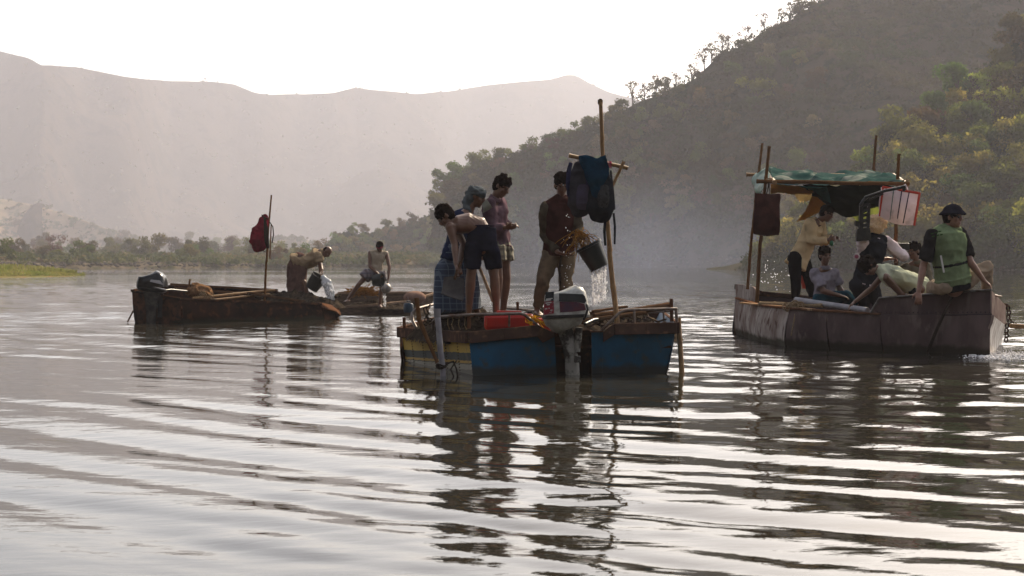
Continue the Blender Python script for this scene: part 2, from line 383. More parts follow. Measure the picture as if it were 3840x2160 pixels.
class Hill:
    def __init__(s, prof, d0, slope, top=0, amp=2.5, fr=40, seed=1, gully=0, cap=.42, shore_noise=6, conc=1.0, tap=None):
        s.tap = tap
        s.px = np.array([p[0] for p in prof], float); s.py = np.array([p[1] for p in prof], float)
        s.dx = np.array([p[0] for p in d0], float); s.dd = np.array([p[1] for p in d0], float)
        s.slope, s.top, s.amp, s.fr, s.seed, s.gully, s.cap, s.sn, s.conc = slope, top, amp, fr, seed, gully, cap, shore_noise, conc
    def at(s, u, t):
        u = np.asarray(u, float); t = np.asarray(t, float)
        e = np.clip((HOR - np.interp(u, s.px, s.py)) / F, .0005, s.cap)
        d0 = np.interp(u, s.dx, s.dd) + s.sn * vn3(u / 160, 0, 0, s.seed)
        d1 = s.slope * d0 / (s.slope - e)
        d1 = np.maximum(d1, d0 + 12)
        zr = CAMH + e * d1 - s.top
        Y = d0 + (d1 - d0) * t
        X = (u - 1920) / F * Y
        tt = np.clip(t, 0, 1)
        z = zr * (tt ** s.conc) - .8 * (t < .001)
        z = z - np.clip(t - 1, 0, 9) * zr * .9
        k = np.clip(tt * 4, 0, 1) * (1 - .97 * np.clip((tt - .68) * 3.3, 0, 1))
        z = z + s.amp * k * fbm(X / s.fr, Y / s.fr, 0, 4, s.seed)
        if s.gully:
            g = 1 - np.abs(fbm((X + .55 * Y) / s.fr / 1.5 + 7, (Y - .3 * X) / s.fr / 2.4, 0, 4, s.seed + 50))
            z = z + s.gully * k * (g - .8)
        if s.tap: z = z * np.clip((u - s.tap[0]) / (s.tap[1] - s.tap[0]), 0, 1) - .4 * (u < s.tap[0] + 15)
        return X, Y, z
    def mesh(s, name, u0, u1, nu, nt, m, tmax=1.5):
        u = np.linspace(u0, u1, nu); t = np.concatenate([[-.12, -.02], np.linspace(0, 1, nt), np.linspace(1, tmax, 8)[1:]])
        U, T = np.meshgrid(u, t, indexing='ij'); X, Y, Z = s.at(U, T); Z = np.where(T < 0, -1.5, Z)
        v = np.stack([X, Y, Z], -1).reshape(-1, 3)
        me = fast_mesh(name, v, grid_faces(nu, len(t)), m); o = bpy.data.objects.new(name, me); C.objects.link(o); st(o); return o

far_prof = [(-3000, 60), (-900, 120), (-300, 165), (0, 183), (100, 212), (160, 245), (300, 252), (480, 285), (640, 298), (800, 303), (880, 312), (960, 345), (1020, 353), (1130, 348), (1250, 345), (1330, 323), (1400, 333), (1560, 348), (1700, 335), (1830, 318), (2000, 305), (2060, 300), (2120, 283), (2160, 284), (2200, 308), (2280, 345), (2380, 372), (2600, 450), (3200, 520), (5000, 600)]
tm_far = terrain_mat('dry_ridge_ground', (.034, .025, .020), (.018, .016, .014), (.008, .009, .008), .006, .05)
tm_foot = terrain_mat('foothill_ground', (.21, .15, .10), (.14, .12, .08), (.08, .08, .05), .02, .12)
tm_bank = terrain_mat('river_bank_ground', (.10, .078, .058), (.075, .062, .042), (.05, .05, .028), .05, .5)
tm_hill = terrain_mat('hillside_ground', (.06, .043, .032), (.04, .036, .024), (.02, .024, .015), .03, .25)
far = Hill(far_prof, [(-3000, 900), (0, 900), (1500, 1300), (3000, 1500)], .36, 0, 60, 240, 3, gully=110, shore_noise=60, conc=1.25)
st(far.mesh('hills_far', -3000, 4200, 420, 120, tm_far), 'hazy dry mountain ridge beyond the river')
foot = Hill([(-2500, 640), (-500, 700), (0, 745), (120, 765), (250, 800), (400, 855), (560, 905), (700, 935), (900, 952), (1300, 962), (2000, 965)], [(-2500, 750), (1300, 900), (2000, 1000)], .30, 0, 14, 150, 8, gully=14)
st(foot.mesh('foothills', -2500, 1700, 220, 60, tm_foot), 'low dry foothill behind the bank')
bank = Hill([(-2500, 930), (0, 940), (600, 958), (1250, 964), (1500, 965), (2500, 966)], [(-2500, 150), (0, 185), (500, 215), (1200, 225), (1800, 260), (2500, 300)], .0042, 0, .5, 20, 12, shore_noise=10, conc=.35, cap=.0028)
st(bank.mesh('river_bank', -2500, 1600, 420, 60, tm_bank), 'low earth bank with a stony edge')
main_prof = [(1180, 985), (1600, 960), (1632, 800), (1640, 745), (1665, 700), (1700, 672), (1800, 622), (1950, 580), (2050, 552), (2150, 512), (2250, 475), (2330, 420), (2400, 380), (2500, 350), (2600, 300), (2700, 205), (2800, 170), (2850, 125), (2990, 65), (3050, 15), (3300, -70), (3840, -170), (5000, -260), (9000, -260)]
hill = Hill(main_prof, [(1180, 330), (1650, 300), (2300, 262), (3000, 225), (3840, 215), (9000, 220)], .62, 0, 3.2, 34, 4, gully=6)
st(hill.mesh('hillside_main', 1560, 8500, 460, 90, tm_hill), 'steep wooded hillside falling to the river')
spur_prof = [(2500, 985), (2850, 968), (3000, 900), (3100, 800), (3200, 690), (3300, 600), (3420, 520), (3500, 450), (3600, 360), (3700, 270), (3840, 130), (4200, 20), (9000, -200)]
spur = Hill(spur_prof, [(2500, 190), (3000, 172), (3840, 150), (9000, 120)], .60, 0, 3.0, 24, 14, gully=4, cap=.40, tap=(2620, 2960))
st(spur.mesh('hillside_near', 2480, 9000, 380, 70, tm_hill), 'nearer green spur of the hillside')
low_prof = [(1120, 990), (1195, 975), (1230, 925), (1300, 875), (1380, 885), (1480, 850), (1560, 830), (1620, 815), (1760, 800), (2100, 780)]
low = Hill(low_prof, [(1100, 380), (2100, 420)], .5, 0, 2.5, 30, 24, gully=3)
st(low.mesh('hillside_low', 1180, 2100, 140, 40, tm_hill), 'low wooded point at the river bend')

# ------------------------------------------------------------------ trees
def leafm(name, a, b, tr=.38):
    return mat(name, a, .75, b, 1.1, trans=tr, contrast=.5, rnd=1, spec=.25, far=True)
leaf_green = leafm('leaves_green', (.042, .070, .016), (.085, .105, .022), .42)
leaf_olive = leafm('leaves_olive', (.065, .065, .02), (.11, .09, .028), .42)
leaf_brown = leafm('leaves_dry', (.11, .075, .04), (.075, .055, .03), .3)
bark = mat('bark', (.09, .065, .045), .9, (.05, .035, .025), 3, far=True)
def crown_arrays(r, seed, n, size, flat=.75, lobes=9):
    g = np.random.default_rng(seed); cs = []
    for i in range(lobes):
        a = g.uniform(0, 6.28); rr = r * g.uniform(.05, .72); z = r * flat * g.uniform(-.5, .75)
        cs.append((rr * math.cos(a), rr * math.sin(a), z, r * g.uniform(.24, .46)))
    cs = np.array(cs); idx = g.integers(0, lobes, n)
    d = g.normal(size=(n, 3)); d /= np.linalg.norm(d, axis=1)[:, None]
    rad = cs[idx, 3] * g.uniform(.45, 1.08, n)
    p = cs[idx, :3] + d * rad[:, None] * np.array((1, 1, .75))
    nn = d + g.normal(size=(n, 3)) * .6; nn /= np.linalg.norm(nn, axis=1)[:, None]
    t = np.cross(nn, g.normal(size=(n, 3))); t /= np.linalg.norm(t, axis=1)[:, None]; b = np.cross(nn, t)
    s = size * g.uniform(.5, 1.3, n)[:, None]
    q = np.stack([p - t * s, p + b * s * .6, p + t * s, p - b * s * .6], 1)
    return q.reshape(-1, 3), cs
def tree_meshes(kind, seed, r, n, size, flat, trunk_h):
    v, cs = crown_arrays(r, seed, n, size, flat); top = trunk_h
    v = v + np.array((0, 0, top)); q = np.arange(len(v)).reshape(-1, 4)
    cm = fast_mesh('crown', v, q, kind, smooth=False)
    mb = MB(); g = random.Random(seed); tr = .035 * r + .06
    mb.tube([(0, 0, -.5), (g.uniform(-.1, .1), 0, top * .4), (g.uniform(-.2, .2), g.uniform(-.2, .2), top * .75), (0, 0, top)], [tr, tr * .85, tr * .7, tr * .4], 7)
    for c in cs[:6]:
        mb.tube([(0, 0, top * .55), (c[0] * .5, c[1] * .5, top * .85 + c[2] * .3), (c[0], c[1], top + c[2])], [tr * .5, tr * .32, tr * .12], 5)
    vv, ff = mb.arrays(); tm = bpy.data.meshes.new('trunk'); tm.from_pydata(vv.tolist(), [], ff); tm.materials.append(bark)
    return cm, tm
PROTO = {}
for i in range(5): PROTO['g%d' % i] = tree_meshes(leaf_green, 30 + i, 2.6, 1500, .20, .8, 2.2)
leaf_sunny = leafm('leaves_sunny', (.13, .16, .022), (.23, .22, .04), .55)  # sunlight put into the leaf colour: brighter copy for the lit crowns
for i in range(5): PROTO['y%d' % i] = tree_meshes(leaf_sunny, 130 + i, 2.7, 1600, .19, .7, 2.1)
for i in range(5): PROTO['o%d' % i] = tree_meshes(leaf_olive, 50 + i, 2.6, 1300, .20, .75, 2.3)
for i in range(4): PROTO['b%d' % i] = tree_meshes(leaf_brown, 70 + i, 2.4, 700, .17, .7, 2.4)
for i in range(3): PROTO['s%d' % i] = tree_meshes(leaf_brown, 90 + i, 2.3, 330, .17, .8, 2.6)   # sparse skyline trees
def tree(kind, loc, sc, label, group, name='tree', zs=1):
    cm, tm = PROTO[kind]
    t = bpy.data.objects.new(name, None); C.objects.link(t); t.location = loc; t.rotation_euler = (0, 0, random.uniform(0, 6.28)); t.scale = (sc, sc, sc * zs)
    tag(t, label, 'tree', group)
    a = bpy.data.objects.new('crown', cm); C.objects.link(a); a.parent = t
    b = bpy.data.objects.new('trunk', tm); C.objects.link(b); b.parent = t
    return t
def scr(X, Y, Z):
    zc = Y * math.cos(TH) - (Z - CAMH) * math.sin(TH); yc = Y * math.sin(TH) + (Z - CAMH) * math.cos(TH)
    return 1920 + F * X / zc, 1080 - F * yc / zc
def pick(k, n): return k + str(random.randrange(n))
def plant(h, us, ts, kinds, smin, smax, label, group, name='tree', mind=0, lim=999):
    c = 0; done = []
    for u, t in zip(us, ts):
        X, Y, Z = [float(q) for q in h.at(u, t)]
        sx, sy = scr(X, Y, Z)
        if sx < -60 or sx > 3900 or sy < -40 or Z < .1: continue
        if mind and any((sx - a) ** 2 + ((sy - b) * 1.3) ** 2 < mind * mind for a, b in done): continue
        done.append((sx, sy)); k = random.choice(kinds); kk = {'g': 'dark green ', 'o': 'olive brown ', 'b': 'dry brownish ', 'y': 'yellow green '}[k]; k = pick(k, {'g': 5, 'o': 5, 'b': 4, 's': 3, 'y': 5}[k])
        tree(k, (X, Y, Z), random.uniform(smin, smax), kk + label, group, name); c += 1
        if c >= lim: break
    return c
NT = 0
# skyline trees of the main hill
sky_u = [2370, 2415, 2460, 2532, 2590, 2640, 2665, 2705, 2728, 2790, 2862, 2925, 2960, 2995, 3010, 2330, 2300, 2270, 2200, 2150, 2110, 2060, 1990, 1930, 1870, 1810, 1760, 1710, 1670, 1645]
for i, u in enumerate(sky_u):
    X, Y, Z = [float(q) for q in hill.at(u, 1.0)]
    sp = i < 14
    tree(pick('s', 3) if sp else pick('g' if u < 2250 else 'o', 5), (X, Y, Z - (.8 if sp else 1.8)), random.uniform(1.0, 1.45) if sp else random.uniform(.9, 1.3),
         'sparse tree standing on the skyline of the steep hillside' if sp else 'rounded leafy tree on the crest of the hillside above the boats', 'trees along the hill skyline' if sp else 'leafy trees along the hill crest')
    NT += 1
def uv(n, a, b, c=0, d=1, p=1): return rng.uniform(a, b, n), c + (d - c) * rng.uniform(0, 1, n) ** p
u, t = uv(600, 1640, 3100, .02, .97)
NT += plant(hill, u, t, ['g', 'o', 'g', 'b'], .7, 1.35, 'scrubby tree on the shaded slope of the steep hillside', 'trees on the shaded hillside', mind=44, lim=120)
u, t = uv(700, 2850, 3880, .02, .98)
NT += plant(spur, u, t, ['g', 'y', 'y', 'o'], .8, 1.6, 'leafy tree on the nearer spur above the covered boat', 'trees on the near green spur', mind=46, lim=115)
u, t = uv(200, 1225, 1640, .05, .98)
NT += plant(low, u, t, ['g', 'o'], .7, 1.1, 'tree on the low wooded point at the river bend', 'trees on the low wooded point', mind=30, lim=32)
# the single pale and the single yellow trees one can pick out
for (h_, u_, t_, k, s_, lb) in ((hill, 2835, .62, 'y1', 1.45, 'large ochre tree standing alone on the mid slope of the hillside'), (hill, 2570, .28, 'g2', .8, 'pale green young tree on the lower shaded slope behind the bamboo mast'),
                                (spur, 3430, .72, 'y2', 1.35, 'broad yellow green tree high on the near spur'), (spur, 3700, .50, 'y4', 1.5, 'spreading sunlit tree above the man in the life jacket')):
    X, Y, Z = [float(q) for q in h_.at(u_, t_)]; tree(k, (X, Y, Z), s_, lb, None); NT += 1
# left bank
for (px, s, k, lb) in ((22, 1.0, 'g0', 'tall dense green tree at the far end of the left bank'), (160, .8, 'b1', 'bare branched tree on the left bank'), (205, .6, 'g1', 'small round bush on the left bank'),
                       (305, .95, 'g2', 'round green tree standing alone on the left bank')):
    X, Y, Z = [float(q) for q in bank.at(px, .10 if px > 100 else .08)]; tree(k, (X, Y, Z - .5), s, lb, None, zs=.9); NT += 1
us = np.concatenate([rng.uniform(340, 1240, 46), rng.uniform(-100, 340, 14)])
for u_ in us:
    X, Y, Z = [float(q) for q in bank.at(u_, random.uniform(.1, 1))]
    tree(pick(random.choice('goob'), 4), (X, Y, Z - .9), random.uniform(.5, .9) * Y / 230, 'hazy green tree on the flat left bank under the hills', 'trees on the left bank', zs=random.uniform(.8, 1.3)); NT += 1
u, t = uv(60, -50, 900, .05, .9)
plant(foot, u, t, ['o', 'g', 'b'], 1.3, 2.4, 'tree dotted over the brown foothill behind the bank', 'trees on the brown foothill', mind=30, lim=34)

def cover(name, h, n, u0, u1, r0, r1, per, size, m, label, p=1, tmax=1.0):
    u = rng.uniform(u0, u1, n); t = rng.uniform(.01, tmax, n) ** p
    X, Y, Z = h.at(u, t)
    r = rng.uniform(r0, r1, n)
    d = rng.normal(size=(n, per, 3)); d /= np.linalg.norm(d, axis=2)[..., None]; d[..., 2] = np.abs(d[..., 2]) * .8
    c = np.stack([X, Y, Z], -1)[:, None, :] + d * (r[:, None] * rng.uniform(.6, 1.1, (n, per)))[..., None]
    c = c.reshape(-1, 3); k = len(c); nn = d.reshape(-1, 3) + rng.normal(size=(k, 3)) * .5
    nn /= np.linalg.norm(nn, axis=1)[:, None]
    a = np.cross(nn, rng.normal(size=(k, 3))); a /= np.linalg.norm(a, axis=1)[:, None]; b = np.cross(nn, a); s = size * rng.uniform(.5, 1.3, k)[:, None]
    q = np.stack([c - a * s, c + b * s * .7, c + a * s, c - b * s * .7], 1).reshape(-1, 3)
    me = fast_mesh(name, q, np.arange(len(q)).reshape(-1, 4), m, smooth=False); o = bpy.data.objects.new(name, me); C.objects.link(o)
    tag(o, label, 'undergrowth', None, 'stuff'); return o
def cmix(name, a, b, c):
    return mat(name, a, .8, b, .05, trans=.3, contrast=.2, col3=c, spec=.2, far=True)
cm1 = cmix('scrub_mixed', (.052, .044, .022), (.032, .042, .015), (.07, .05, .028)); cm2 = cmix('scrub_green', (.018, .030, .012), (.030, .040, .014), (.06, .055, .02))  # green scrub darkened in colour to deepen the shade between crowns
cover('undergrowth', hill, 3600, 1630, 4600, .9, 2.6, 60, .34, cm1, 'mixed dry scrub covering the shaded hillside')
cover('undergrowth_green', spur, 1700, 2820, 4400, .9, 2.4, 80, .26, cm2, 'dense green scrub covering the near spur')
cover('undergrowth_point', low, 300, 1190, 1750, .8, 2.0, 40, .4, cm2, 'green scrub on the low wooded point')
cover('undergrowth_ridge', far, 1500, -300, 2450, 1.5, 5, 5, 2.0, cmix('scrub_far', (.05, .055, .032), (.075, .062, .045), (.04, .05, .028)), 'scattered scrub over the far mountain ridge')
cover('undergrowth_foot', foot, 1100, -300, 1300, .8, 2.6, 12, .9, cmix('scrub_foot', (.07, .07, .035), (.05, .06, .025), (.10, .08, .05)), 'scattered scrub over the foothill')
cover('undergrowth_bank', bank, 2600, -300, 1700, .5, 1.7, 18, .38, cmix('scrub_bank', (.09, .09, .04), (.06, .07, .03), (.14, .11, .06)), 'low scrub along the flat left bank', p=1.0, tmax=1)
# stones along the waterline of the bank and the hill foot
def stones():
    mb = []; n = 900; u = np.concatenate([rng.uniform(-50, 1300, 500), rng.uniform(1640, 3900, 400)]); V = []; Fq = []
    base = MB().ell((0, 0, 0), np.eye(3), (1, .8, .6), 6, 4); bv, bf = base.arrays(); bt = []
    for f in bf:
        bt.append((f[0], f[1], f[2]));
        if len(f) == 4: bt.append((f[0], f[2], f[3]))
    bt = np.array(bt)
    for i in range(n):
        h = bank if i < 500 else (hill if u[i] < 2900 else spur)
        X, Y, Z = h.at(u[i], rng.uniform(0, .03)); s = rng.uniform(.1, .35)
        V.append(bv * s + np.array((float(X), float(Y), max(0, float(Z)))) + rng.normal(size=bv.shape) * .06 * s); Fq.append(bt + i * len(bv))
    me = fast_mesh('gravel', np.concatenate(V), np.concatenate(Fq), mat('shore_stone', (.11, .09, .075), .9, (.07, .06, .05), 2, far=True)); o = bpy.data.objects.new('shore_stones', me); C.objects.link(o)
    tag(o, 'loose stones along the far waterline', 'stones', None, 'stuff')
stones()
# grassy spit at the left edge
def spit():
    cx = float(P(60, 1010, 118)[0]); n = 60
    u = np.linspace(-420, 318, 90); pts = []
    for s_ in np.linspace(0, 1, 14):
        yy = 104 + 26 * s_; 
        for q in u:
            k = np.clip((318 - q) / 260, 0, 1) ** .6
            Y = 118 + (yy - 118) * k; z = .42 * math.sin(math.pi * s_) * k * (1 + .4 * float(vn3(q / 40, s_ * 3, 0, 3))) - .03
            pts.append(((q - 1920) / F * Y, Y, z))
    me = fast_mesh('mud_spit', np.array(pts), grid_faces(14, 90), mat('spit_earth', (.16, .10, .05), .9, (.11, .12, .04), .6, far=True)); o = bpy.data.objects.new('ground_spit', me); C.objects.link(o); st(o, 'low muddy spit reaching into the river')
    g = []; 
    for i in range(9000):
        q = rng.uniform(-400, 314); s_ = rng.uniform(.1, .95); k = np.clip((318 - q) / 260, 0, 1) ** .6; Y = 118 + (104 + 26 * s_ - 118) * k
        z = .42 * math.sin(math.pi * s_) * k - .03; x = (q - 1920) / F * Y
        dense = vn3(q / 60, 1, 0, 8) > -.25 and q > 100 or q < 90
        h = rng.uniform(.15, .5) * (1.3 if dense and s_ > .5 else .45) * (.5 + .5 * k); w_ = .06; a = rng.uniform(0, 3.14); dx, dy = math.cos(a) * w_, math.sin(a) * w_; lx = rng.normal() * .12
        g += [(x - dx, Y - dy, z), (x + dx, Y + dy, z), (x + dx * .3 + lx, Y + dy, z + h), (x - dx * .3 + lx, Y - dy, z + h)]
    me = fast_mesh('grass', np.array(g), np.arange(len(g)).reshape(-1, 4), mat('grass_green', (.14, .17, .035), .8, (.22, .2, .06), .4, trans=.4, far=True), False); o = bpy.data.objects.new('grass', me); C.objects.link(o)
    tag(o, 'short green grass on the muddy spit', 'grass', None, 'stuff')
spit()
# haze: one closed box of thin air round camera and place
hb = MB().box((0, 2900, 160 - 1.25), (16000, 9000, 322.5)); ho = hb.build('haze', None, None, False)
hm = bpy.data.materials.new('haze_air'); hm.use_nodes = True; n_ = hm.node_tree; n_.nodes.clear(); o_ = n_.nodes.new('ShaderNodeOutputMaterial'); pv_ = n_.nodes.new('ShaderNodeVolumePrincipled')
pv_.inputs['Color'].default_value = (.84, .84, .95, 1); pv_.inputs['Density'].default_value = .00034; pv_.inputs['Anisotropy'].default_value = .2
n_.links.new(pv_.outputs[0], o_.inputs['Volume']); ho.data.materials.append(hm); tag(ho, 'thin pale river haze filling the whole valley', 'haze', None, 'stuff')

# unseen hillside added behind the camera to block low sky and cut front fill
def behind():
    a = np.linspace(R(105), R(290), 90); r = np.array([70, 78, 95, 120, 150, 190, 240.]); hh = np.array([-1.5, 3, 16, 38, 62, 84, 92.])
    A, Q = np.meshgrid(a, np.arange(7), indexing='ij'); Rr = r[Q]; X = np.sin(A) * Rr; Y = np.cos(A) * Rr; edge = np.clip((A - R(105)) / .5, 0, 1) * np.clip((R(290) - A) / .5, 0, 1)
    Z = hh[Q] * edge + fbm(X / 25, Y / 25, 0, 4, 77) * np.clip(hh[Q] / 10, 0, 4) * edge
    Z = np.where(Q == 0, -1.5, Z - 1.5 * (edge < .02))
    me = fast_mesh('added_hillside_behind', np.stack([X, Y, Z], -1).reshape(-1, 3), grid_faces(90, 7), tm_hill); o = bpy.data.objects.new('added_hillside_behind', me); C.objects.link(o); st(o, 'unseen hillside added behind the camera to block low sky light')
behind()


# blue smoke of the motors hanging low against the foot of the slope
def smoke():
    c = P(2350, 930, 215); rx, ry, rz = 34, 22, 17
    o = MB().box((c[0], 215, 8.2), (rx * 2, ry * 2, rz)).build('smoke', None, None, False)
    m = bpy.data.materials.new('smoke_air'); m.use_nodes = True; n = m.node_tree; n.nodes.clear(); N = n.nodes.new; L = n.links.new
    ou = N('ShaderNodeOutputMaterial'); pv = N('ShaderNodeVolumePrincipled'); L(pv.outputs[0], ou.inputs['Volume']); pv.inputs['Color'].default_value = (.62, .72, 1, 1); pv.inputs['Anisotropy'].default_value = .1
    tc = N('ShaderNodeTexCoord'); mp = N('ShaderNodeMapping'); mp.inputs['Scale'].default_value = (1 / rx, 1 / ry, 1 / rz); mp.inputs['Location'].default_value = (0, 0, 0); L(tc.outputs['Object'], mp.inputs[0])
    gr = N('ShaderNodeTexGradient'); gr.gradient_type = 'SPHERICAL'; L(mp.outputs[0], gr.inputs[0]); nz = N('ShaderNodeTexNoise'); nz.inputs['Scale'].default_value = .09; nz.inputs['Detail'].default_value = 2; L(tc.outputs['Object'], nz.inputs['Vector'])
    a = N('ShaderNodeMath'); a.operation = 'MULTIPLY'; L(gr.outputs['Fac'], a.inputs[0]); L(nz.outputs[0], a.inputs[1]); b = N('ShaderNodeMath'); b.operation = 'MULTIPLY'; b.inputs[1].default_value = .014; L(a.outputs[0], b.inputs[0]); L(b.outputs[0], pv.inputs['Density'])
    o.data.materials.append(m); tag(o, 'thin blue smoke hanging over the water at the foot of the wooded slope', 'smoke', None, 'stuff')
smoke()
# ------------------------------------------------------------------ figures
def remesh(v, f, vox, smooth=4):
    me = bpy.data.meshes.new('tmp'); me.from_pydata(v.tolist(), [], f); o = bpy.data.objects.new('tmp', me); C.objects.link(o)
    md = o.modifiers.new('r', 'REMESH'); md.mode = 'VOXEL'; md.voxel_size = vox; md.adaptivity = 0
    dg = bpy.context.evaluated_depsgraph_get(); ev = o.evaluated_get(dg); m2 = ev.to_mesh()
    n = len(m2.vertices); co = np.empty(n * 3, np.float32); m2.vertices.foreach_get('co', co); co = co.reshape(-1, 3).astype(float)
    ne = len(m2.edges); ed = np.empty(ne * 2, np.int32); m2.edges.foreach_get('vertices', ed); ed = ed.reshape(-1, 2)
    lt = np.empty(len(m2.polygons), np.int32); m2.polygons.foreach_get('loop_total', lt); lv = np.empty(len(m2.loops), np.int32); m2.loops.foreach_get('vertex_index', lv)
    ev.to_mesh_clear(); bpy.data.objects.remove(o); bpy.data.meshes.remove(me)
    deg = np.bincount(ed.ravel(), minlength=n)[:, None].astype(float); deg[deg == 0] = 1
    for i in range(smooth):
        for lam in (.55, -.57):
            s = np.zeros_like(co)
            for a in range(3):
                s[:, a] = np.bincount(ed[:, 0], co[ed[:, 1], a], n) + np.bincount(ed[:, 1], co[ed[:, 0], a], n)
            co = co + lam * (s / deg - co)
    return co, lt, lv
def vnormals(co, lt, lv):
    q = lv.reshape(-1, 4); nn = np.cross(co[q[:, 2]] - co[q[:, 0]], co[q[:, 3]] - co[q[:, 1]]); r = np.zeros_like(co)
    for a in range(3):
        for k in range(4): r[:, a] += np.bincount(q[:, k], nn[:, a], len(co))
    return r / np.maximum(np.linalg.norm(r, axis=1)[:, None], 1e-9)
def organic(name, mb, vox, m, parent, smooth=4, wrinkle=0, wf=9, post=None, vert=1.0):
    v, f = mb.arrays(); co, lt, lv = remesh(v, f, vox, smooth)
    if wrinkle:
        nn = vnormals(co, lt, lv); x, y, z = co.T
        wv = fbm(x * wf, y * wf, z * wf * vert, 3, 3); wv = .6 * wv + .9 * (1 - np.abs(fbm(x * wf * .8 + 5, y * wf * .8, z * wf * .8 * vert + 2, 2, 8)) * 2.2)
        co = co + nn * (wrinkle * 1.35 * wv)[:, None]
    if post is not None: co = post(co)
    me = fast_mesh(name, co - wloc(parent), lv.reshape(-1, 4), m); o = bpy.data.objects.new(name, me); C.objects.link(o); o.parent = parent; return o

class Fig:
    def __init__(s, label, Y, sc, group=None, sk=skin, vox=.011):
        s.Y, s.sc, s.sk, s.vox = Y, sc, sk, vox; s.b = MB(); s.J = {}; s.label = label; s.group = group; s.root = None
    def base(s, px, py, dy=0):
        s.root = thing('person', s.label, 'person', P(px, py, s.Y + dy), s.group); return s
    def j(s, n, px, py, dy=0.0, frm=None, L=None):
        if frm is None: p = P(px, py, s.Y + dy)
        else:
            a = s.J[frm]; L = L * s.sc; best = None
            for k in np.linspace(0, L, 60):
                yy = a[1] + (k if dy == 'b' else -k); p = P(px, py, yy); d = abs(np.linalg.norm(p - a) - L)
                if best is None or d < best[0]: best = (d, p)
            p = best[1]
        s.J[n] = p; return p
    def head(s, face, up, hair='short', hm=None, hs=1.0):
        c = s.J['head']; k = s.sc * 1.10; f = nrm(face); u = nrm(np.array(up, float) - f * np.dot(up, f)); r = np.cross(f, u); b = s.b; s.hf, s.hu, s.hr = f, u, r
        b.ell(c + u * .028 * k - f * .008 * k, (r, f, u), np.array((.077, .095, .088)) * k, 14, 10)
        b.ell(c - u * .045 * k + f * .022 * k, (r, f, u), np.array((.056, .066, .070)) * k, 12, 8)
        b.ell(c - u * .095 * k + f * .062 * k, (r, f, u), np.array((.026, .022, .02)) * k, 8, 6)
        b.loft([c + u * .018 * k + f * .082 * k, c - u * .012 * k + f * .102 * k, c - u * .028 * k + f * .100 * k], r, [.010 * k, .014 * k, .019 * k], [.012 * k, .015 * k, .012 * k], 8)
        b.ell(c + u * .028 * k + f * .078 * k, (r, f, u), np.array((.055, .018, .011)) * k, 10, 6)
        b.ell(c - u * .058 * k + f * .082 * k, (r, f, u), np.array((.025, .014, .007)) * k, 8, 6); b.ell(c - u * .070 * k + f * .080 * k, (r, f, u), np.array((.022, .014, .008)) * k, 8, 6)
        for sd in (-1, 1):
            b.ell(c + r * sd * .079 * k - f * .005 * k - u * .005 * k, (f, u, r), np.array((.019, .031, .010)) * k, 8, 6)
            b.ell(c + r * sd * .042 * k + f * .060 * k - u * .022 * k, (r, f, u), np.array((.026, .02, .02)) * k, 8, 6)
            e = MB().ell(c + r * sd * .031 * k + f * .086 * k + u * .008 * k, (r, f, u), np.array((.014, .008, .007)) * k, 8, 6); e.build('eye', mat('eye_dark', (.015, .01, .008), .3), s.root)
        if hair:
            h = MB(); m = hm or hairm
            h.ell(c + u * (.040) * k - f * .014 * k, (r, f, u), np.array((.085, .103, .086)) * k * hs, 16, 10)
            h.ell(c + u * .000 * k - f * .040 * k, (r, f, u), np.array((.082, .068, .085)) * k * hs, 14, 8)
            h.ell(c + u * .075 * k + f * .045 * k, (r, f, u), np.array((.06, .045, .03)) * k, 12, 8)
            if hair == 'shaggy':
                for i in range(46):
                    d = nrm(rng.normal(size=3)); d = d * (1, 1, 1)
                    q = c + u * .035 * k - f * .03 * k + (r * d[0] * .088 + f * d[1] * .088 + u * d[2] * .085) * k * hs
                    if np.dot(q - c, f) > .05 * k and np.dot(q - c, u) < .05 * k: continue
                    h.ell(q, (r, f, u), np.array((.022, .022, .02)) * k * hs, 6, 5)
            elif hair == 'thick':
                h.ell(c + u * .085 * k + f * .03 * k, (r, f, u), np.array((.07, .055, .04)) * k, 12, 8)
                for i in range(30):
                    d = nrm(rng.normal(size=3)); q = c + u * .06 * k - f * .01 * k + (r * d[0] * .085 + f * d[1] * .09 + u * abs(d[2]) * .08) * k
                    h.ell(q, (r, f, u), np.array((.02, .02, .017)) * k, 6, 5)
            organic('hair', h, .009, m, s.root, 2, .004, 45)
    def neck(s):
        k = s.sc; c = s.J['head']; n = s.J['neck']
        s.b.loft([n - nrm(c - n) * .03 * k, n, c - s.hu * .05 * k - s.hf * .02 * k], s.hr, [.072 * k, .060 * k, .055 * k], [.065 * k, .058 * k, .055 * k], 10)
    def frame(s):
        J = s.J; lat_s = nrm(J['sR'] - J['sL']); lat_h = nrm(J['hR'] - J['hL']); return lat_s, lat_h
    def spine(s, n=6, bow=0.0):
        J = s.J; sm = (J['sL'] + J['sR']) / 2; hm_ = (J['hL'] + J['hR']) / 2; ax = nrm(sm - hm_); ls, lh = s.frame()
        back = nrm(np.cross(ls, ax)); s.back = back; pts = []
        for i in range(n):
            t = i / (n - 1); pts.append(hm_ + (sm - hm_) * t + back * bow * math.sin(math.pi * t))
        return pts, ls, lh, ax
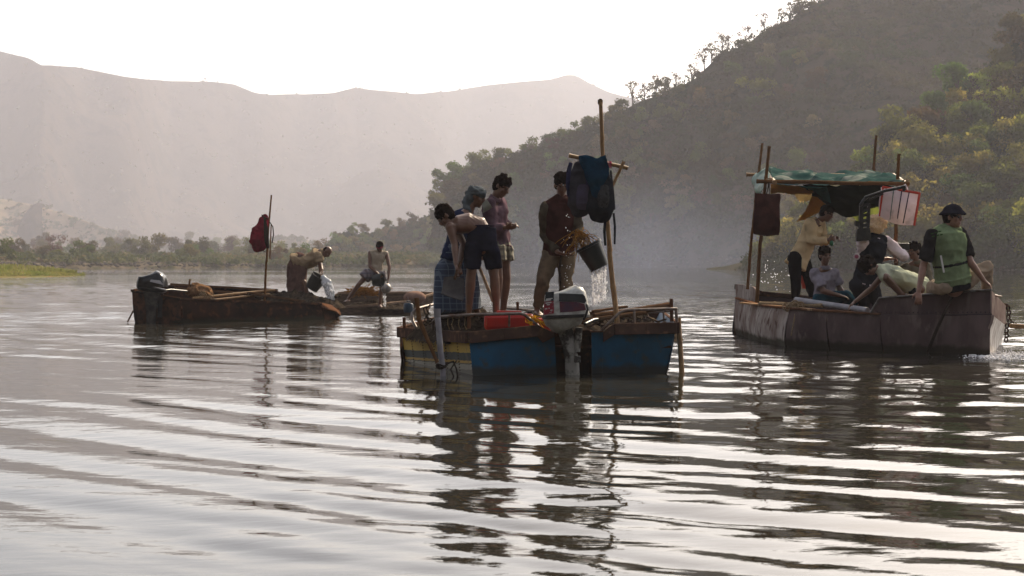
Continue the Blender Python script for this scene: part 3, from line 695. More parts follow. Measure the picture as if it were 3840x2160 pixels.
    def torso(s, wd=1.0, bow=0.0):
        k = s.sc; pts, ls, lh, ax = s.spine(6, bow); lats = [nrm(lh * (1 - i / 5) + ls * (i / 5)) for i in range(6)]
        s.b.loft([pts[0] - ax * .06 * k] + pts, [lats[0]] + lats, np.array([.13, .155, .142, .138, .155, .165, .12]) * k * wd, np.array([.085, .11, .10, .10, .115, .11, .07]) * k * wd, 16)
        J = s.J
        for a in ('sL', 'sR'): s.b.ell(J[a], np.eye(3), np.array((.06, .06, .06)) * k, 10, 8)
        nb = s.J['neck']; s.b.loft([(J['sL'] * .75 + nb * .25), nb, (J['sR'] * .75 + nb * .25)], None, [.05 * k, .065 * k, .05 * k], None, 10)
    def limb(s, names, radii, bulge=0):
        pts = [s.J[n] for n in names]; k = s.sc; P2 = []; R2 = []
        for i in range(len(pts) - 1):
            a, b = pts[i], pts[i + 1]; ra, rb = radii[2 * i], radii[2 * i + 1]
            for t in (0, .3, .65, 1):
                P2.append(a + (b - a) * t); q = ra + (rb - ra) * t
                if t == .3: q *= 1.10
                R2.append(q * k)
        for i in range(len(pts) - 1):
            s.b.loft(P2[i * 4:i * 4 + 4], None, R2[i * 4:i * 4 + 4], None, 10)
    def arm(s, S, E, W): s.limb([S, E, W], [.056, .044, .045, .029])
    def leg(s, H, K, A): s.limb([H, K, A], [.085, .060, .062, .040])
    def hand(s, W, d, n, side=1, curl=.6, spread=.5):
        """W wrist, d pointing direction, n palm normal; fingers curl towards n"""
        k = s.sc * 1.06; w = s.J[W]; d = nrm(d); n = nrm(np.array(n, float) - d * np.dot(n, d)); b = np.cross(d, n) * side; m = s.b
        m.loft([w, w + d * .03 * k, w + d * .07 * k, w + d * .090 * k], b, [.024 * k, .034 * k, .041 * k, .038 * k], [.019 * k, .018 * k, .015 * k, .012 * k], 10)
        for i, (o, l) in enumerate(((-.031, .064), (-.0105, .074), (.0105, .080), (.031, .072))):
            p = w + d * .088 * k + b * (o * k); a = curl * (.75 + .12 * i); dd = nrm(d + b * o * spread * 6)
            d1 = nrm(dd * math.cos(a * .6) + n * math.sin(a * .6)); d2 = nrm(dd * math.cos(a * 1.5) + n * math.sin(a * 1.5)); d3 = nrm(dd * math.cos(a * 2.2) + n * math.sin(a * 2.2))
            q1 = p + d1 * l * .45 * k; q2 = q1 + d2 * l * .32 * k; q3 = q2 + d3 * l * .26 * k
            m.loft([p - d1 * .012 * k, q1, q2, q3], None, [.0100 * k, .0095 * k, .0088 * k, .0075 * k], None, 7)
        p = w + d * .03 * k + b * .03 * k; q1 = p + nrm(d * .7 + b * .75 + n * .25) * .042 * k; q2 = q1 + nrm(d * .9 + b * .25 + n * .5) * .03 * k
        m.loft([p, q1, q2], None, [.015 * k, .012 * k, .0095 * k], None, 7)
    def foot(s, A, d):
        k = s.sc; a = s.J[A]; d = nrm(np.array((d[0], d[1], d[2] if len(d) > 2 else 0))); u = np.array((0, 0, 1.)); lat = nrm(np.cross(d, u)); m = s.b; g = a - u * .055 * k
        m.loft([g - d * .045 * k, g + d * .02 * k + u * .008 * k, g + d * .09 * k - u * .005 * k, g + d * .15 * k - u * .014 * k], lat, [.032 * k, .036 * k, .044 * k, .042 * k], [.032 * k, .036 * k, .024 * k, .014 * k], 10)
        for i in range(5):
            p = g + d * .155 * k - u * .015 * k + lat * (.034 - .017 * i) * k; m.loft([p, p + d * (.035 - .004 * i) * k], None, [.011 * k - .0008 * i, .009 * k - .0005 * i], None, 6)
    def finish(s): organic('body', s.b, s.vox, s.sk, s.root, 3)
    # clothes
    def shirt(s, name, m, hem=0.12, off=.024, sleeves='long', bow=0.0, wr=.007, flare=1.12, collar=True, vest=False, ws=1.0):
        k = s.sc; J = s.J; c = MB(); pts, ls, lh, ax = s.spine(6, bow); lats = [nrm(lh * (1 - i / 5) + ls * (i / 5)) for i in range(6)]
        rx = (np.array([.158, .155, .145, .146, .165, .170]) * ws + off) * k; ry = (np.array([.115, .115, .108, .112, .125, .11]) * ws + off * .9) * k
        nb = J['neck']; up = [pts[0] - ax * hem * k] + pts + [pts[-1] * .35 + nb * .65]
        c.loft(up, [lats[0]] + lats + [lats[-1]], np.concatenate([[rx[0] * flare], rx, [.085 * k + off]]), np.concatenate([[ry[0] * flare], ry, [.07 * k + off * .8]]), 18, False)
        if not vest:
            for (S, E, W) in (('sL', 'eL', 'wL'), ('sR', 'eR', 'wR')):
                if S not in J or E not in J: continue
                a, e = J[S], J[E]; r0 = .058 * k + off; r1 = .045 * k + off
                c.ell(a, np.eye(3), np.array((r0, r0, r0)) * 1.04, 10, 8)
                if sleeves == 'long':
                    w_ = J[W]; c.loft([a, a + (e - a) * .5, e], None, [r0, r0 * .95, r1], None, 12); c.loft([e, e + (w_ - e) * .45, e + (w_ - e) * .92], None, [r1, r1 * .92, r1 * .85], None, 12, False)
                    c.ell(e, np.eye(3), (r1, r1, r1), 10, 8)
                elif sleeves == 'rolled':
                    w_ = J[W]; c.loft([a, a + (e - a) * .5, e], None, [r0, r0 * .95, r1], None, 12); c.ell(e, np.eye(3), (r1, r1, r1), 10, 8); c.loft([e, e + (w_ - e) * .45], None, [r1, r1 * .98], None, 12, False)
                elif sleeves == 'short': c.loft([a, a + (e - a) * .4, a + (e - a) * .80], None, [r0, r0 * 1.0, r0 * 1.02], None, 12, False)
        else:
            for S in ('sL', 'sR'): c.loft([(J[S] * .8 + nb * .2), nb], None, [.055 * k + off * .6, .06 * k + off * .6], None, 10)
        organic(name, c, .013, m, s.root, 3, wr, 8)
        if collar:
            q = MB(); q.loft([nb - nrm(J['head'] - nb) * .02 * k, nb + nrm(J['head'] - nb) * .035 * k], s.hr, [.085 * k, .074 * k], [.08 * k, .068 * k], 16, False)
            organic('collar', q, .012, m, s.root, 2, .003, 12)
    def trousers(s, name, m, to=1.0, off=.022, wr=.006, knee=True, rise=.06, ra=1.0):
        k = s.sc; J = s.J; c = MB(); pts, ls, lh, ax = s.spine(6); hm_ = pts[0]
        c.loft([hm_ - ax * .06 * k, hm_, hm_ + ax * rise * k], lh, [(.145) * k + off, .160 * k + off, .150 * k + off], [.10 * k + off, .118 * k + off, .11 * k + off], 16, False)
        for (H, K, A) in (('hL', 'kL', 'aL'), ('hR', 'kR', 'aR')):
            if K not in J: continue
            h, kn, an = J[H], J[K], J[A]; r0 = (.092 * k + off) * ra; r1 = (.060 * k + off) * ra; r2 = (.040 * k + off) * ra
            if to >= 1:
                c.loft([h, h + (kn - h) * .5, kn], None, [r0, r0 * .9, r1], None, 12); c.loft([kn, kn + (an - kn) * .4, kn + (an - kn) * .93], None, [r1, r1 * .95, r2], None, 12, False)
            else: c.loft([h, h + (kn - h) * .5, h + (kn - h) * to / .5 * .5], None, [r0, r0 * .97, r1 * 1.12 + .01], None, 14, False)
        organic(name, c, .013, m, s.root, 3, wr, 8)
    def skirt(s, name, m, bot, rx, ry, rise=.05, off=.02, wr=.01, wf=7, side=None, low=None):
        """a wrapped cloth from the waist down to a point between the shins"""
        k = s.sc; pts, ls, lh, ax = s.spine(6); hm_ = pts[0]; bt = np.array(bot); c = MB(); sd = lh if side is None else np.array(side)
        p1 = hm_ + (bt - hm_) * .25; p2 = hm_ + (bt - hm_) * .6
        c.loft([hm_ + ax * rise * k, hm_, p1, p2, bt], [lh, lh, sd, sd, sd], [.148 * k + off, .165 * k + off, (.17 * k + off + rx) / 2 + .01, rx * .97, rx], [.11 * k + off, .125 * k + off, (.125 * k + off + ry) / 2 + .01, ry * .97, ry], 20, False)
        v, f = c.arrays(); organic(name, c, .014, m, s.root, 3, wr, wf, None, .18)

def sheet(name, ctrl, m, parent=None, nu=30, nv=30, thick=.006, crumple=.01, cf=6, raw=False, seed=2, rag=0, base=None):
    """cloth from a control grid of (px, py, Y) rows"""
    G = np.array([[np.array(q) if raw else P(*q) for q in r] for r in ctrl]); a, b = G.shape[:2]
    def interp(A, t):
        n = len(A); x = t * (n - 1); i = min(int(x), n - 2); f = x - i; p0, p1, p2, p3 = A[max(i - 1, 0)], A[i], A[i + 1], A[min(i + 2, n - 1)]
        return .5 * ((2 * p1) + (-p0 + p2) * f + (2 * p0 - 5 * p1 + 4 * p2 - p3) * f * f + (-p0 + 3 * p1 - 3 * p2 + p3) * f ** 3)
    S = np.array([[interp(np.array([interp(G[r], v) for r in range(a)]), u) for v in np.linspace(0, 1, nv)] for u in np.linspace(0, 1, nu)])
    du = np.gradient(S, axis=0); dv = np.gradient(S, axis=1); N = np.cross(du, dv); N /= np.maximum(np.linalg.norm(N, axis=2)[..., None], 1e-9)
    w_ = fbm(S[..., 0] * cf, S[..., 1] * cf, S[..., 2] * cf, 3, seed) + .8 * (1 - 2 * np.abs(fbm(S[..., 0] * cf * .6, S[..., 1] * cf * .6, S[..., 2] * cf * .6, 2, seed + 5)))
    S = S + N * (w_ * crumple)[..., None]
    if rag:
        e = fbm(np.linspace(0, 9, nv), 0, 0, 3, seed); S[-1] += (S[-1] - S[-3]) * (e[:, None] * rag); S[-2] += (S[-2] - S[-4]) * (e[:, None] * rag * .5)
    top = (S + N * thick / 2).reshape(-1, 3); bot = (S - N * thick / 2).reshape(-1, 3); f = grid_faces(nu, nv); n = nu * nv
    edge = [i * nv for i in range(nu)] + [(nu - 1) * nv + j for j in range(1, nv)] + [i * nv + nv - 1 for i in range(nu - 2, -1, -1)] + [j for j in range(nv - 2, 0, -1)]
    ef = [(edge[i], edge[(i + 1) % len(edge)], edge[(i + 1) % len(edge)] + n, edge[i] + n) for i in range(len(edge))]
    return mk(name, np.concatenate([top, bot]), f.tolist() + (f[:, ::-1] + n).tolist() + ef, m, parent, True, base=base)
# ------------------------------------------------------------------ the blue boat in the middle
def Pz(px, py, z):  # point on that pixel's ray at height z
    u = (px - 1920) / F; v = (1080 - py) / F; dy = math.cos(TH) + v * math.sin(TH); dz = -math.sin(TH) + v * math.cos(TH); t = (z - CAMH) / dz
    return np.array((u * t, dy * t, z))
def striped():
    m = bpy.data.materials.new('striped_plates'); m.use_nodes = True; n = m.node_tree; n.nodes.clear(); N = n.nodes.new; L = n.links.new
    o = N('ShaderNodeOutputMaterial'); b = N('ShaderNodeBsdfPrincipled'); b.inputs['Roughness'].default_value = .6; L(b.outputs[0], o.inputs[0])
    tc = N('ShaderNodeTexCoord'); sp = N('ShaderNodeSeparateXYZ'); L(tc.outputs['Object'], sp.inputs[0])
    wob = N('ShaderNodeTexNoise'); wob.inputs['Scale'].default_value = 14; L(tc.outputs['Object'], wob.inputs['Vector'])
    ml = N('ShaderNodeMath'); ml.operation = 'MULTIPLY_ADD'; ml.inputs[1].default_value = .03; L(wob.outputs[0], ml.inputs[0])
    tz = N('ShaderNodeMath'); tz.operation = 'MULTIPLY_ADD'; tz.inputs[1].default_value = -.113; L(sp.outputs[0], tz.inputs[0]); L(sp.outputs[2], tz.inputs[2]); tz2 = N('ShaderNodeMath'); tz2.operation = 'SUBTRACT'; tz2.inputs[1].default_value = .085; L(tz.outputs[0], tz2.inputs[0]); L(tz2.outputs[0], ml.inputs[2])
    cr = N('ShaderNodeValToRGB'); cr.color_ramp.interpolation = 'CONSTANT'; e = cr.color_ramp.elements
    cols = [(0, (.16, .15, .12)), (.06, (.30, .28, .22)), (.125, (.02, .03, .022)), (.135, (.42, .26, .05)), (.165, (.015, .026, .02)), (.265, (.50, .33, .04))]
    e[0].position = 0; e[0].color = (*cols[0][1], 1); e[1].position = cols[1][0]; e[1].color = (*cols[1][1], 1)
    for p_, c_ in cols[2:]: q = e.new(p_); q.color = (*c_, 1)
    L(ml.outputs[0], cr.inputs[0])
    t = N('ShaderNodeTexNoise'); t.inputs['Scale'].default_value = 5; t.inputs['Detail'].default_value = 8; t.inputs['Roughness'].default_value = .7; mp = N('ShaderNodeMapping'); mp.inputs['Scale'].default_value = (2.2, 2.2, .7); L(tc.outputs['Object'], mp.inputs[0]); L(mp.outputs[0], t.inputs['Vector'])
    r = N('ShaderNodeMapRange'); r.inputs[1].default_value = .55; r.inputs[2].default_value = .68; r.inputs[4].default_value = .8; L(t.outputs[0], r.inputs[0])
    mx = N('ShaderNodeMix'); mx.data_type = 'RGBA'; L(r.outputs[0], mx.inputs[0]); L(cr.outputs[0], mx.inputs[6]); mx.inputs[7].default_value = (.13, .10, .07, 1); L(mx.outputs[2], b.inputs['Base Color'])
    bp = N('ShaderNodeBump'); bp.inputs['Distance'].default_value = .01; L(t.outputs[0], bp.inputs['Height']); L(bp.outputs[0], b.inputs['Normal'])
    return m
bluem = mat('blue_paint', (.010, .090, .18), .5, (.010, .06, .11), 2.2, bump=.005, bsc=18, col3=(.04, .06, .065), spec=.5, wl=.07)
boat = thing('boat', 'wide blue steel boat with yellow striped side, moored in the middle of the river', 'boat', (.2, 18.4, 0))
def hull_panels(root, top, bot, name, m, n, zmid=None, belly=.06, dent=.010, rows=7):
    """plates between a top polyline and a bottom polyline (same number of points), n plates per span; each plate its own object"""
    for i in range(len(top) - 1):
        k = n[i]; mm = m[i]
        for q in range(k):
            t0, t1 = (q + .0) / k, (q + 1) / k; V = []
            out_ = nrm(np.cross(top[i + 1] - top[i], (0, 0, 1)))
            for t in np.linspace(t0, t1, 5):
                a = top[i] + (top[i + 1] - top[i]) * t; b = bot[i] + (bot[i + 1] - bot[i]) * t
                for r_ in range(rows):
                    s_ = r_ / (rows - 1); p = a + (b - a) * s_ + out_ * belly * math.sin(math.pi * s_ * .9) * (1 if s_ < 1 else 1); V.append(p + out_ * (.004 if q % 2 else 0))
            V = np.array(V); V = V + out_ * (dent * fbm(V[:, 0] * 2.3, V[:, 1] * 2.3, V[:, 2] * 3.5, 3, 91) * (np.abs(np.tile(np.linspace(-1, 1, rows), 5)) < .99))[:, None]; th = .012; W = V - out_ * th; f = grid_faces(5, rows); nn = len(V)
            ring = [j * rows for j in range(5)] + [4 * rows + j for j in range(1, rows)] + [j * rows + rows - 1 for j in range(3, -1, -1)] + [j for j in range(rows - 2, 0, -1)]
            ef = [(ring[j], ring[(j + 1) % len(ring)], ring[(j + 1) % len(ring)] + nn, ring[j] + nn) for j in range(len(ring))]
            mk(name[i], np.concatenate([V, W]), f.tolist() + (f[:, ::-1] + nn).tolist() + ef, mm, root)
A1, B1, C1 = P(1499, 1230, 19.0), P(1757, 1248, 16.62), P(2535, 1212, 16.9)
A0, B0, C0 = P(1521, 1351, 19.0) - (0, 0, .25), P(1780, 1407, 16.68) - (0, 0, .25), P(2476, 1394, 17.15) - (0, 0, .25)
N1t, N2t, N2k = P(2078, 1247, 16.73), P(2218, 1244, 16.77), P(2262, 1243, 16.78)
lerp = lambda a, b, t: a + (b - a) * t
N1b, N2b = lerp(B0, C0, .44), lerp(B0, C0, .625)
D1, E1 = np.array((2.15, 20.6, .60)), np.array((-1.0, 21.4, .52)); D0, E0 = np.array((1.6, 20.2, -.25)), np.array((-.9, 21.1, -.25))
stp = striped()
for (t_, b_, nm, m_, n_) in (((A1, B1), (A0, B0), 'side_plate', stp, 6), ((B1, N1t), (B0, N1b), 'stern_plate', bluem, 3), ((N2t, N2k), (N2b, lerp(N2b, C0, .14)), 'stern_plate', bluem, 1), ((N2k, C1), (lerp(N2b, C0, .14), C0), 'stern_plate', bluem, 2)):
    hull_panels(boat, [t_[0], t_[1]], [b_[0], b_[1]], [nm], [m_], [n_], belly=-.03 if nm == 'side_plate' else .02)
bk = np.array((0, .32, 0))
hull_panels(boat, [N1t, N1t + bk, N2t + bk, N2t], [N1b, N1b + bk, N2b + bk, N2b], ['well_plate'] * 3, [rust] * 3, [1, 1, 1], belly=0)
hull_panels(boat, [C1, D1, E1, A1], [C0, D0, E0, A0], ['far_plate'] * 3, [bluem, rust, rust], [4, 4, 2], belly=.03)
# rivet rows down the seams of the yellow side
mb = MB()
for i in range(7):
    t = i / 6
    for s_ in np.linspace(.10, .72, 14):
        p = lerp(lerp(A1, B1, t), lerp(A0, B0, t), s_); o_ = nrm(np.cross(B1 - A1, (0, 0, 1))); mb.ell(p + o_ * -.004 + (0, 0, 0), np.eye(3), (.009, .009, .009), 6, 4)
mb.build('rivets', rust, boat)['kind'] = 'stuff'
# gunwale bands
def band(a, b, h, th, root, m, name='gunwale_band', dz=0):
    d = nrm(b - a); o_ = nrm(np.cross(d, (0, 0, 1))); u = np.cross(o_, d); mbb = MB(); c = (a + b) / 2 + o_ * th * .4 - u * h / 2 + (0, 0, dz)
    mbb.box(c, (np.linalg.norm(b - a), th, h), (d, o_, u)); return mbb.build(name, m, root, bevel=.006)
NL, NR = P(2015, 1222, 16.70), P(2302, 1216, 16.80)
rustband = mat('rust_band', (.10, .06, .045), .7, (.06, .038, .03), 3, bump=.004, bsc=30, col3=(.16, .09, .06))
for a, b in ((A1, lerp(A1, B1, .5)), (lerp(A1, B1, .5), B1), (B1, lerp(B1, NL, .5)), (lerp(B1, NL, .5), NL), (NR, lerp(NR, C1, .5)), (lerp(NR, C1, .5), C1), (C1, D1), (E1, A1), (D1, E1)):
    band(a + (0, 0, .012), b + (0, 0, .012), .135, .05, boat, rustband)
for a, b, c_ in ((NL, N1t, P(2035, 1285, 16.72)), (NR, N2k, P(2262, 1283, 16.80))):   # the gunwale's ends running down into the motor well
    pr = [a + (0, 0, .01), b, b - (0, 0, .05), c_, a - (0, 0, .125)]; o_ = np.array((0, -.035, 0)); V = [p + o_ for p in pr] + [p - o_ * .6 for p in pr]
    mk('well_bracket', V, [(0, 1, 2, 3, 4), (9, 8, 7, 6, 5)] + [(i, i + 5, (i + 1) % 5 + 5, (i + 1) % 5) for i in range(5)], rustband, boat, False, .004)
MB().beam(N1t + (0, -.01, 0), N1t + bk, .03, .02).build('well_edge', rustband, boat, False); MB().beam(N2t + (0, -.01, 0), N2t + bk, .03, .02).build('well_edge', rustband, boat, False)
MB().beam(N2t + (0, -.012, .002), N2k + (0, -.012, .002), .03, .02).build('well_edge', rustband, boat, False); MB().beam(N1t + bk, N2t + bk, .05, .02).build('well_edge', rustband, boat, False)
# floor boards inside
fl = [lerp(A1, B1, .02), B1, C1, D1, E1]; fl = [np.array((p[0] * .97 + .01, 18.4 + (p[1] - 18.4) * .965, .33)) for p in fl]
mk('deck', fl + [p - (0, 0, .03) for p in fl], [(0, 1, 2, 3, 4), (9, 8, 7, 6, 5)] + [(i, i + 5, (i + 1) % 5 + 5, (i + 1) % 5) for i in range(5)], rust, boat, False)
# rails
def rail(pts, r=.017, name='rail', m=rustlight, root=boat): return MB().tube(pts, r, 8, True).build(name, m, root)
pipe_m = mat('rail_steel', (.20, .17, .15), .5, (.10, .06, .04), 9, metal=.3, bump=.001)
rail([P(1560, 1228, 18.0), P(1548, 1205, 18.1), P(1545, 1175, 18.2), P(1563, 1158, 18.2), P(1600, 1148, 18.6), P(1680, 1128, 19.6), P(1700, 1125, 20)], .02, m=pipe_m)
rail([P(1625, 1236, 16.85), P(1624, 1205, 16.75), P(1640, 1190, 16.7), P(1665, 1187, 16.7), P(1760, 1180, 16.68), P(1950, 1176, 16.7), P(1966, 1180, 16.7), P(2010, 1215, 16.7), P(2042, 1243, 16.7)], .018, m=pipe_m)
rail([P(2255, 1240, 16.8), P(2300, 1195, 16.82), P(2325, 1172, 16.83), P(2350, 1163, 16.84), P(2535, 1158, 16.95)], .018, m=pipe_m)
rail([P(2535, 1158, 16.95), P(2538, 1205, 16.95)], .018, m=pipe_m); rail([P(2378, 1164, 16.85), P(2379, 1208, 16.85)], .014, m=pipe_m); rail([P(1910, 1180, 16.7), P(1909, 1222, 16.7)], .013, m=pipe_m)
rail([P(2425, 1206, 18.0), P(2412, 1180, 18), P(2430, 1172, 18), P(2500, 1167, 18), P(2520, 1165, 17.6)], .014, m=pipe_m); rail([P(2488, 1170, 18), P(2490, 1206, 18)], .013, m=pipe_m); rail([P(2425, 1172, 18), P(2436, 1207, 18)], .013, m=pipe_m)
rail([P(1895, 1155, 20.4), P(2030, 1168, 20.2), P(2110, 1180, 20)], .016, m=pipe_m); rail([P(1683, 1124, 20), P(1680, 1170, 20)], .014, m=pipe_m)
for (px, y0, y1, Y) in ((1757, 1145, 1232, 16.72), (1941, 1132, 1180, 20.3), (2517, 1120, 1206, 17.0), (1515, 1190, 1235, 18.7)):
    MB().beam(P(px, y0, Y), P(px + (2 if px != 1941 else 0), y1, Y), .04, .03, (0, 1, 0)).build('rail_post', rustlight, boat, False, .004)
for px in (1682, 1696, 1722, 1745):
    MB().tube([P(px, 1186, 16.75), P(px + rng.uniform(-8, 8), 1200, 16.75), P(px - 3, 1218, 16.7), P(px + 4, 1235, 16.75)], .007, 6).build('hook', ropem, boat)
# ---- loads of the blue boat
def heap(name, c, rx, ry, h, m, label, n=60, seed=1, fr=3.5, cat='heap'):
    u = np.linspace(-1, 1, n); U, V_ = np.meshgrid(u, u, indexing='ij'); r = np.sqrt(U ** 2 + V_ ** 2); g = np.clip(1 - r ** 2, 0, 1) ** .8
    X = c[0] + U * rx; Y = c[1] + V_ * ry; Z = c[2] - .03 + h * g * (1 + .25 * fbm(X * 2, Y * 2, 0, 3, seed)) + .05 * g * fbm(X * fr * 2, Y * fr * 2, 1, 4, seed + 3) + np.abs(fbm(X * 14, Y * 14, 1, 2, seed + 4)) * .022
    keep = (r < 1.02); v = np.stack([X, Y, Z], -1).reshape(-1, 3); f = grid_faces(n, n); f = f[keep.ravel()[f].all(1)]
    o = mk(name, v, f.tolist(), m, None, False, base=c); return tag(o, label, cat, None, 'stuff')
heap('silt_heap', (-.55, 18.3, .35), .82, 1.1, .36, siltm, 'dark heap of dredged silt in the left half of the blue boat', seed=3)
heap('silt_heap', (.65, 18.5, .35), .95, 1.2, .35, siltm, 'dark silt spread behind the red container in the blue boat', seed=9)
heap('silt_heap', (1.55, 18.3, .35), .65, 1.0, .24, siltm, 'low dark silt heap under the poles at the right of the blue boat', seed=13)
# red fuel container
rc = P(1925, 1214, 17.0); red = mat('red_plastic', (.42, .018, .010), .45, (.30, .02, .015), 5, bump=.002)
t = thing('fuel_container', 'red plastic fuel container lying behind the rail of the blue boat', 'container', rc)
b_ = MB().box(rc - (.05, -.1, -.02), (.60, .34, .20)); b_.build('body', red, t, True, .05)
MB().box(rc + (-.28, -.055, .03), (.10, .02, .10)).build('side_rib', mat('red_pale', (.40, .08, .05), .6), t, False, .008)
MB().box(rc + (-.05, .1, .135), (.3, .08, .035)).build('handle', red, t, True, .012); MB().lathe(rc + (.2, .1, .12), (0, 0, 1), [(0, .0), (0, .035), (.03, .035), (.03, 0)], 14).build('cap', black, t)
t = thing('plastic_can', 'small red can wedged beside the outboard motor under yellow rope', 'can', P(2030, 1225, 17.0)); q = P(2030, 1225, 17.0)
MB().box(q, (.22, .2, .2)).build('body', red, t, True, .03); MB().lathe(q + (.1, -.02, .08), (.5, 0, .8), [(0, 0), (0, .022), (.04, .02), (.04, 0)], 10).build('spout', mat('red_pale', (.40, .08, .05), .6), t)
mb = MB()
for i in range(26):
    a = P(2000 + rng.uniform(-30, 12), 1190 + rng.uniform(-10, 10), 16.72); pts = [a]
    for k in range(5): pts.append(pts[-1] + np.array((rng.uniform(.0, .045), rng.uniform(-.02, .02), rng.uniform(-.035, .004))))
    mb.tube(pts, .006, 5)
tag(mb.build('rope_bunch', mat('rope_yellow', (.75, .38, .02), .8), None), 'bright yellow rope bunch tied over the rail corner by the red can', 'rope')
# outboard motor of the blue boat
mpos = P(2140, 1245, 16.62); om = thing('outboard_motor', 'white and red outboard motor hanging in the stern well of the blue boat', 'outboard motor', mpos)
cowl_w = mat('cowl_white', (.50, .50, .46), .45, (.30, .29, .26), 12, bump=.001); cowl_d = mat('cowl_dark', (.022, .028, .035), .22, (.04, .045, .05), 5); cowl_r = mat('cowl_red', (.26, .02, .035), .5, (.15, .025, .035), 9, col3=(.34, .2, .2)); legm = mat('leg_worn', (.30, .29, .26), .6, (.05, .045, .04), 6, bump=.003, contrast=.12)
def ringloft(mb, rows, Y0, n=40, pw=4, depth=.24):
    # rows: (pxL, pxR, py) seen from behind, given depth
    pts = []; rx = []; ry = []
    for (l, r_, py, d) in rows: a, b = P(l, py, Y0), P(r_, py, Y0); pts.append((a + b) / 2 + (0, .05, 0)); rx.append((b - a)[0] / 2); ry.append(d)
    mb.loft(pts, np.array((1., 0, 0)), rx, ry, n, False, pw); return mb
ym = 16.55
ringloft(MB(), [(2036, 2212, 1184, .24), (2038, 2208, 1170, .24), (2041, 2204, 1130, .23), (2044, 2196, 1100, .21), (2052, 2186, 1090, .18), (2075, 2160, 1086.5, .1)], ym).build('cowl', cowl_w, om, True)
def face(pxs, dy, name, m, par=om, th=.01):
    pr = [P(x, y, ym + dy) for x, y in pxs]; V = pr + [p + (0, th, 0) for p in pr]; n_ = len(pr)
    return mk(name, V, [tuple(range(n_)), tuple(range(2 * n_ - 1, n_ - 1, -1))] + [(i, (i + 1) % n_, (i + 1) % n_ + n_, i + n_) for i in range(n_)], m, par, False)
fy = -.185
face([(2096, 1100), (2186, 1103), (2194, 1112), (2199, 1128), (2192, 1138), (2160, 1131), (2096, 1130)], fy - .004, 'dark_panel', cowl_d)
face([(2098, 1131), (2160, 1132), (2192, 1140), (2198, 1163), (2140, 1170), (2100, 1172)], fy - .006, 'faded_panel', mat('cowl_faded', (.06, .03, .055), .4, (.12, .03, .04), 8))
face([(2046, 1096), (2078, 1093), (2076, 1128), (2043, 1128)], fy - .003, 'dark_panel', cowl_d); face([(2041, 1130), (2077, 1128), (2077, 1175), (2037, 1182)], fy - .005, 'red_panel', cowl_r)
for (x0, y0, x1, y1) in ((2048, 1122, 2072, 1119), (2046, 1126, 2066, 1124), (2046, 1137, 2068, 1134), (2050, 1143, 2062, 1142), (2044, 1158, 2052, 1157), (2057, 1156, 2061, 1156), (2064, 1164, 2070, 1163)):
    MB().beam(P(x0, y0, ym + fy - .012), P(x1, y1, ym + fy - .012), .004, .012, (0, 0, 1)).build('decal', mat('decal_white', (.5, .48, .46), .6), om, False)
mb = ringloft(MB(), [(2030, 2214, 1190, .25), (2033, 2210, 1178, .255)], ym, pw=3.5); mb.build('cowl_seal', black, om)
ringloft(MB(), [(2084, 2184, 1232, .14), (2070, 2190, 1222, .17), (2046, 2202, 1206, .22), (2034, 2212, 1190, .24)], ym, pw=3).build('lower_pan', cowl_w, om, True)
MB().tube([P(2200, 1143, ym - .2), P(2204, 1160, ym - .22), P(2198, 1180, ym - .22), P(2190, 1196, ym - .2)], .014, 8, True).build('latch', black, om)
ringloft(MB(), [(2125, 2176, 1432, .06), (2121, 2174, 1395, .07), (2118, 2172, 1350, .075), (2110, 2158, 1300, .08), (2094, 2152, 1250, .10), (2082, 2150, 1228, .12)], ym + .06, pw=2.6).build('midsection', legm, om, True)
ringloft(MB(), [(2155, 2176, 1320, .05), (2154, 2180, 1290, .055), (2156, 2186, 1228, .06)], ym + .02, pw=2.4).build('tilt_tube', legm, om)
MB().box(P(2165, 1347, ym - .02), (.075, .07, .075)).build('anode', legm, om, True, .008)
ringloft(MB(), [(2075, 2222, 1262, .03), (2075, 2222, 1240, .03)], 16.86, pw=5).build('clamp_bracket', rust, om)
MB().tube([P(2195, 1215, 16.75), P(2225, 1200, 17), P(2300, 1190, 17.4)], .02, 8, True).build('tiller', black, om)
# ropes, pipe, stakes, poles
def single(mbx, name, m, label, cat, group=None, smooth=True, bevel=0): return tag(mbx.build(name, m, None, smooth, bevel), label, cat, group)
mb = MB().tube([P(1639, 1168, 16.5), P(1646, 1240, 16.5), P(1652, 1320, 16.52), P(1660, 1375, 16.6), P(1664, 1450, 16.62)], .034, 14); pv = single(mb, 'pipe', pvc, 'pale grey pipe strapped upright against the striped side of the blue boat', 'pipe')
MB().lathe(P(1639, 1190, 16.5), (0, 0, 1), [(0, .036), (0, .040), (.10, .040), (.10, .036)], 16).build('coupling', mat('pvc_dark', (.2, .19, .2), .5), pv)
mb = MB()
for k in range(3): 
    c0 = P(1655, 1368 + k * 5, 16.6); mb.tube([c0 + (math.cos(a) * .055, math.sin(a) * .055, .012 * math.sin(a * 2 + k)) for a in np.linspace(0, 6.28, 14)], .010, 6)
mb.tube([P(1672, 1365, 16.6), P(1700, 1355, 16.7), P(1712, 1385, 16.68), P(1716, 1410, 16.6)], .012, 6); mb.tube([P(1712, 1352, 16.7), P(1690, 1385, 16.65), P(1705, 1420, 16.6)], .009, 6)
single(mb, 'rope', ropedark, 'dark rope lashing the grey pipe near the waterline', 'rope')
single(MB().bamboo(P(1562, 1117, 16.6), P(1572, 1195, 16.6), .026), 'stake', bamboodark, 'short upright bamboo stake at the bow end of the striped side', 'stake')
single(MB().bamboo(P(1568, 1190, 16.55), P(1640, 1360, 16.5), .028, .02), 'stake', bamboodark, 'bamboo stake slanting down the striped side behind the grey pipe', 'stake')
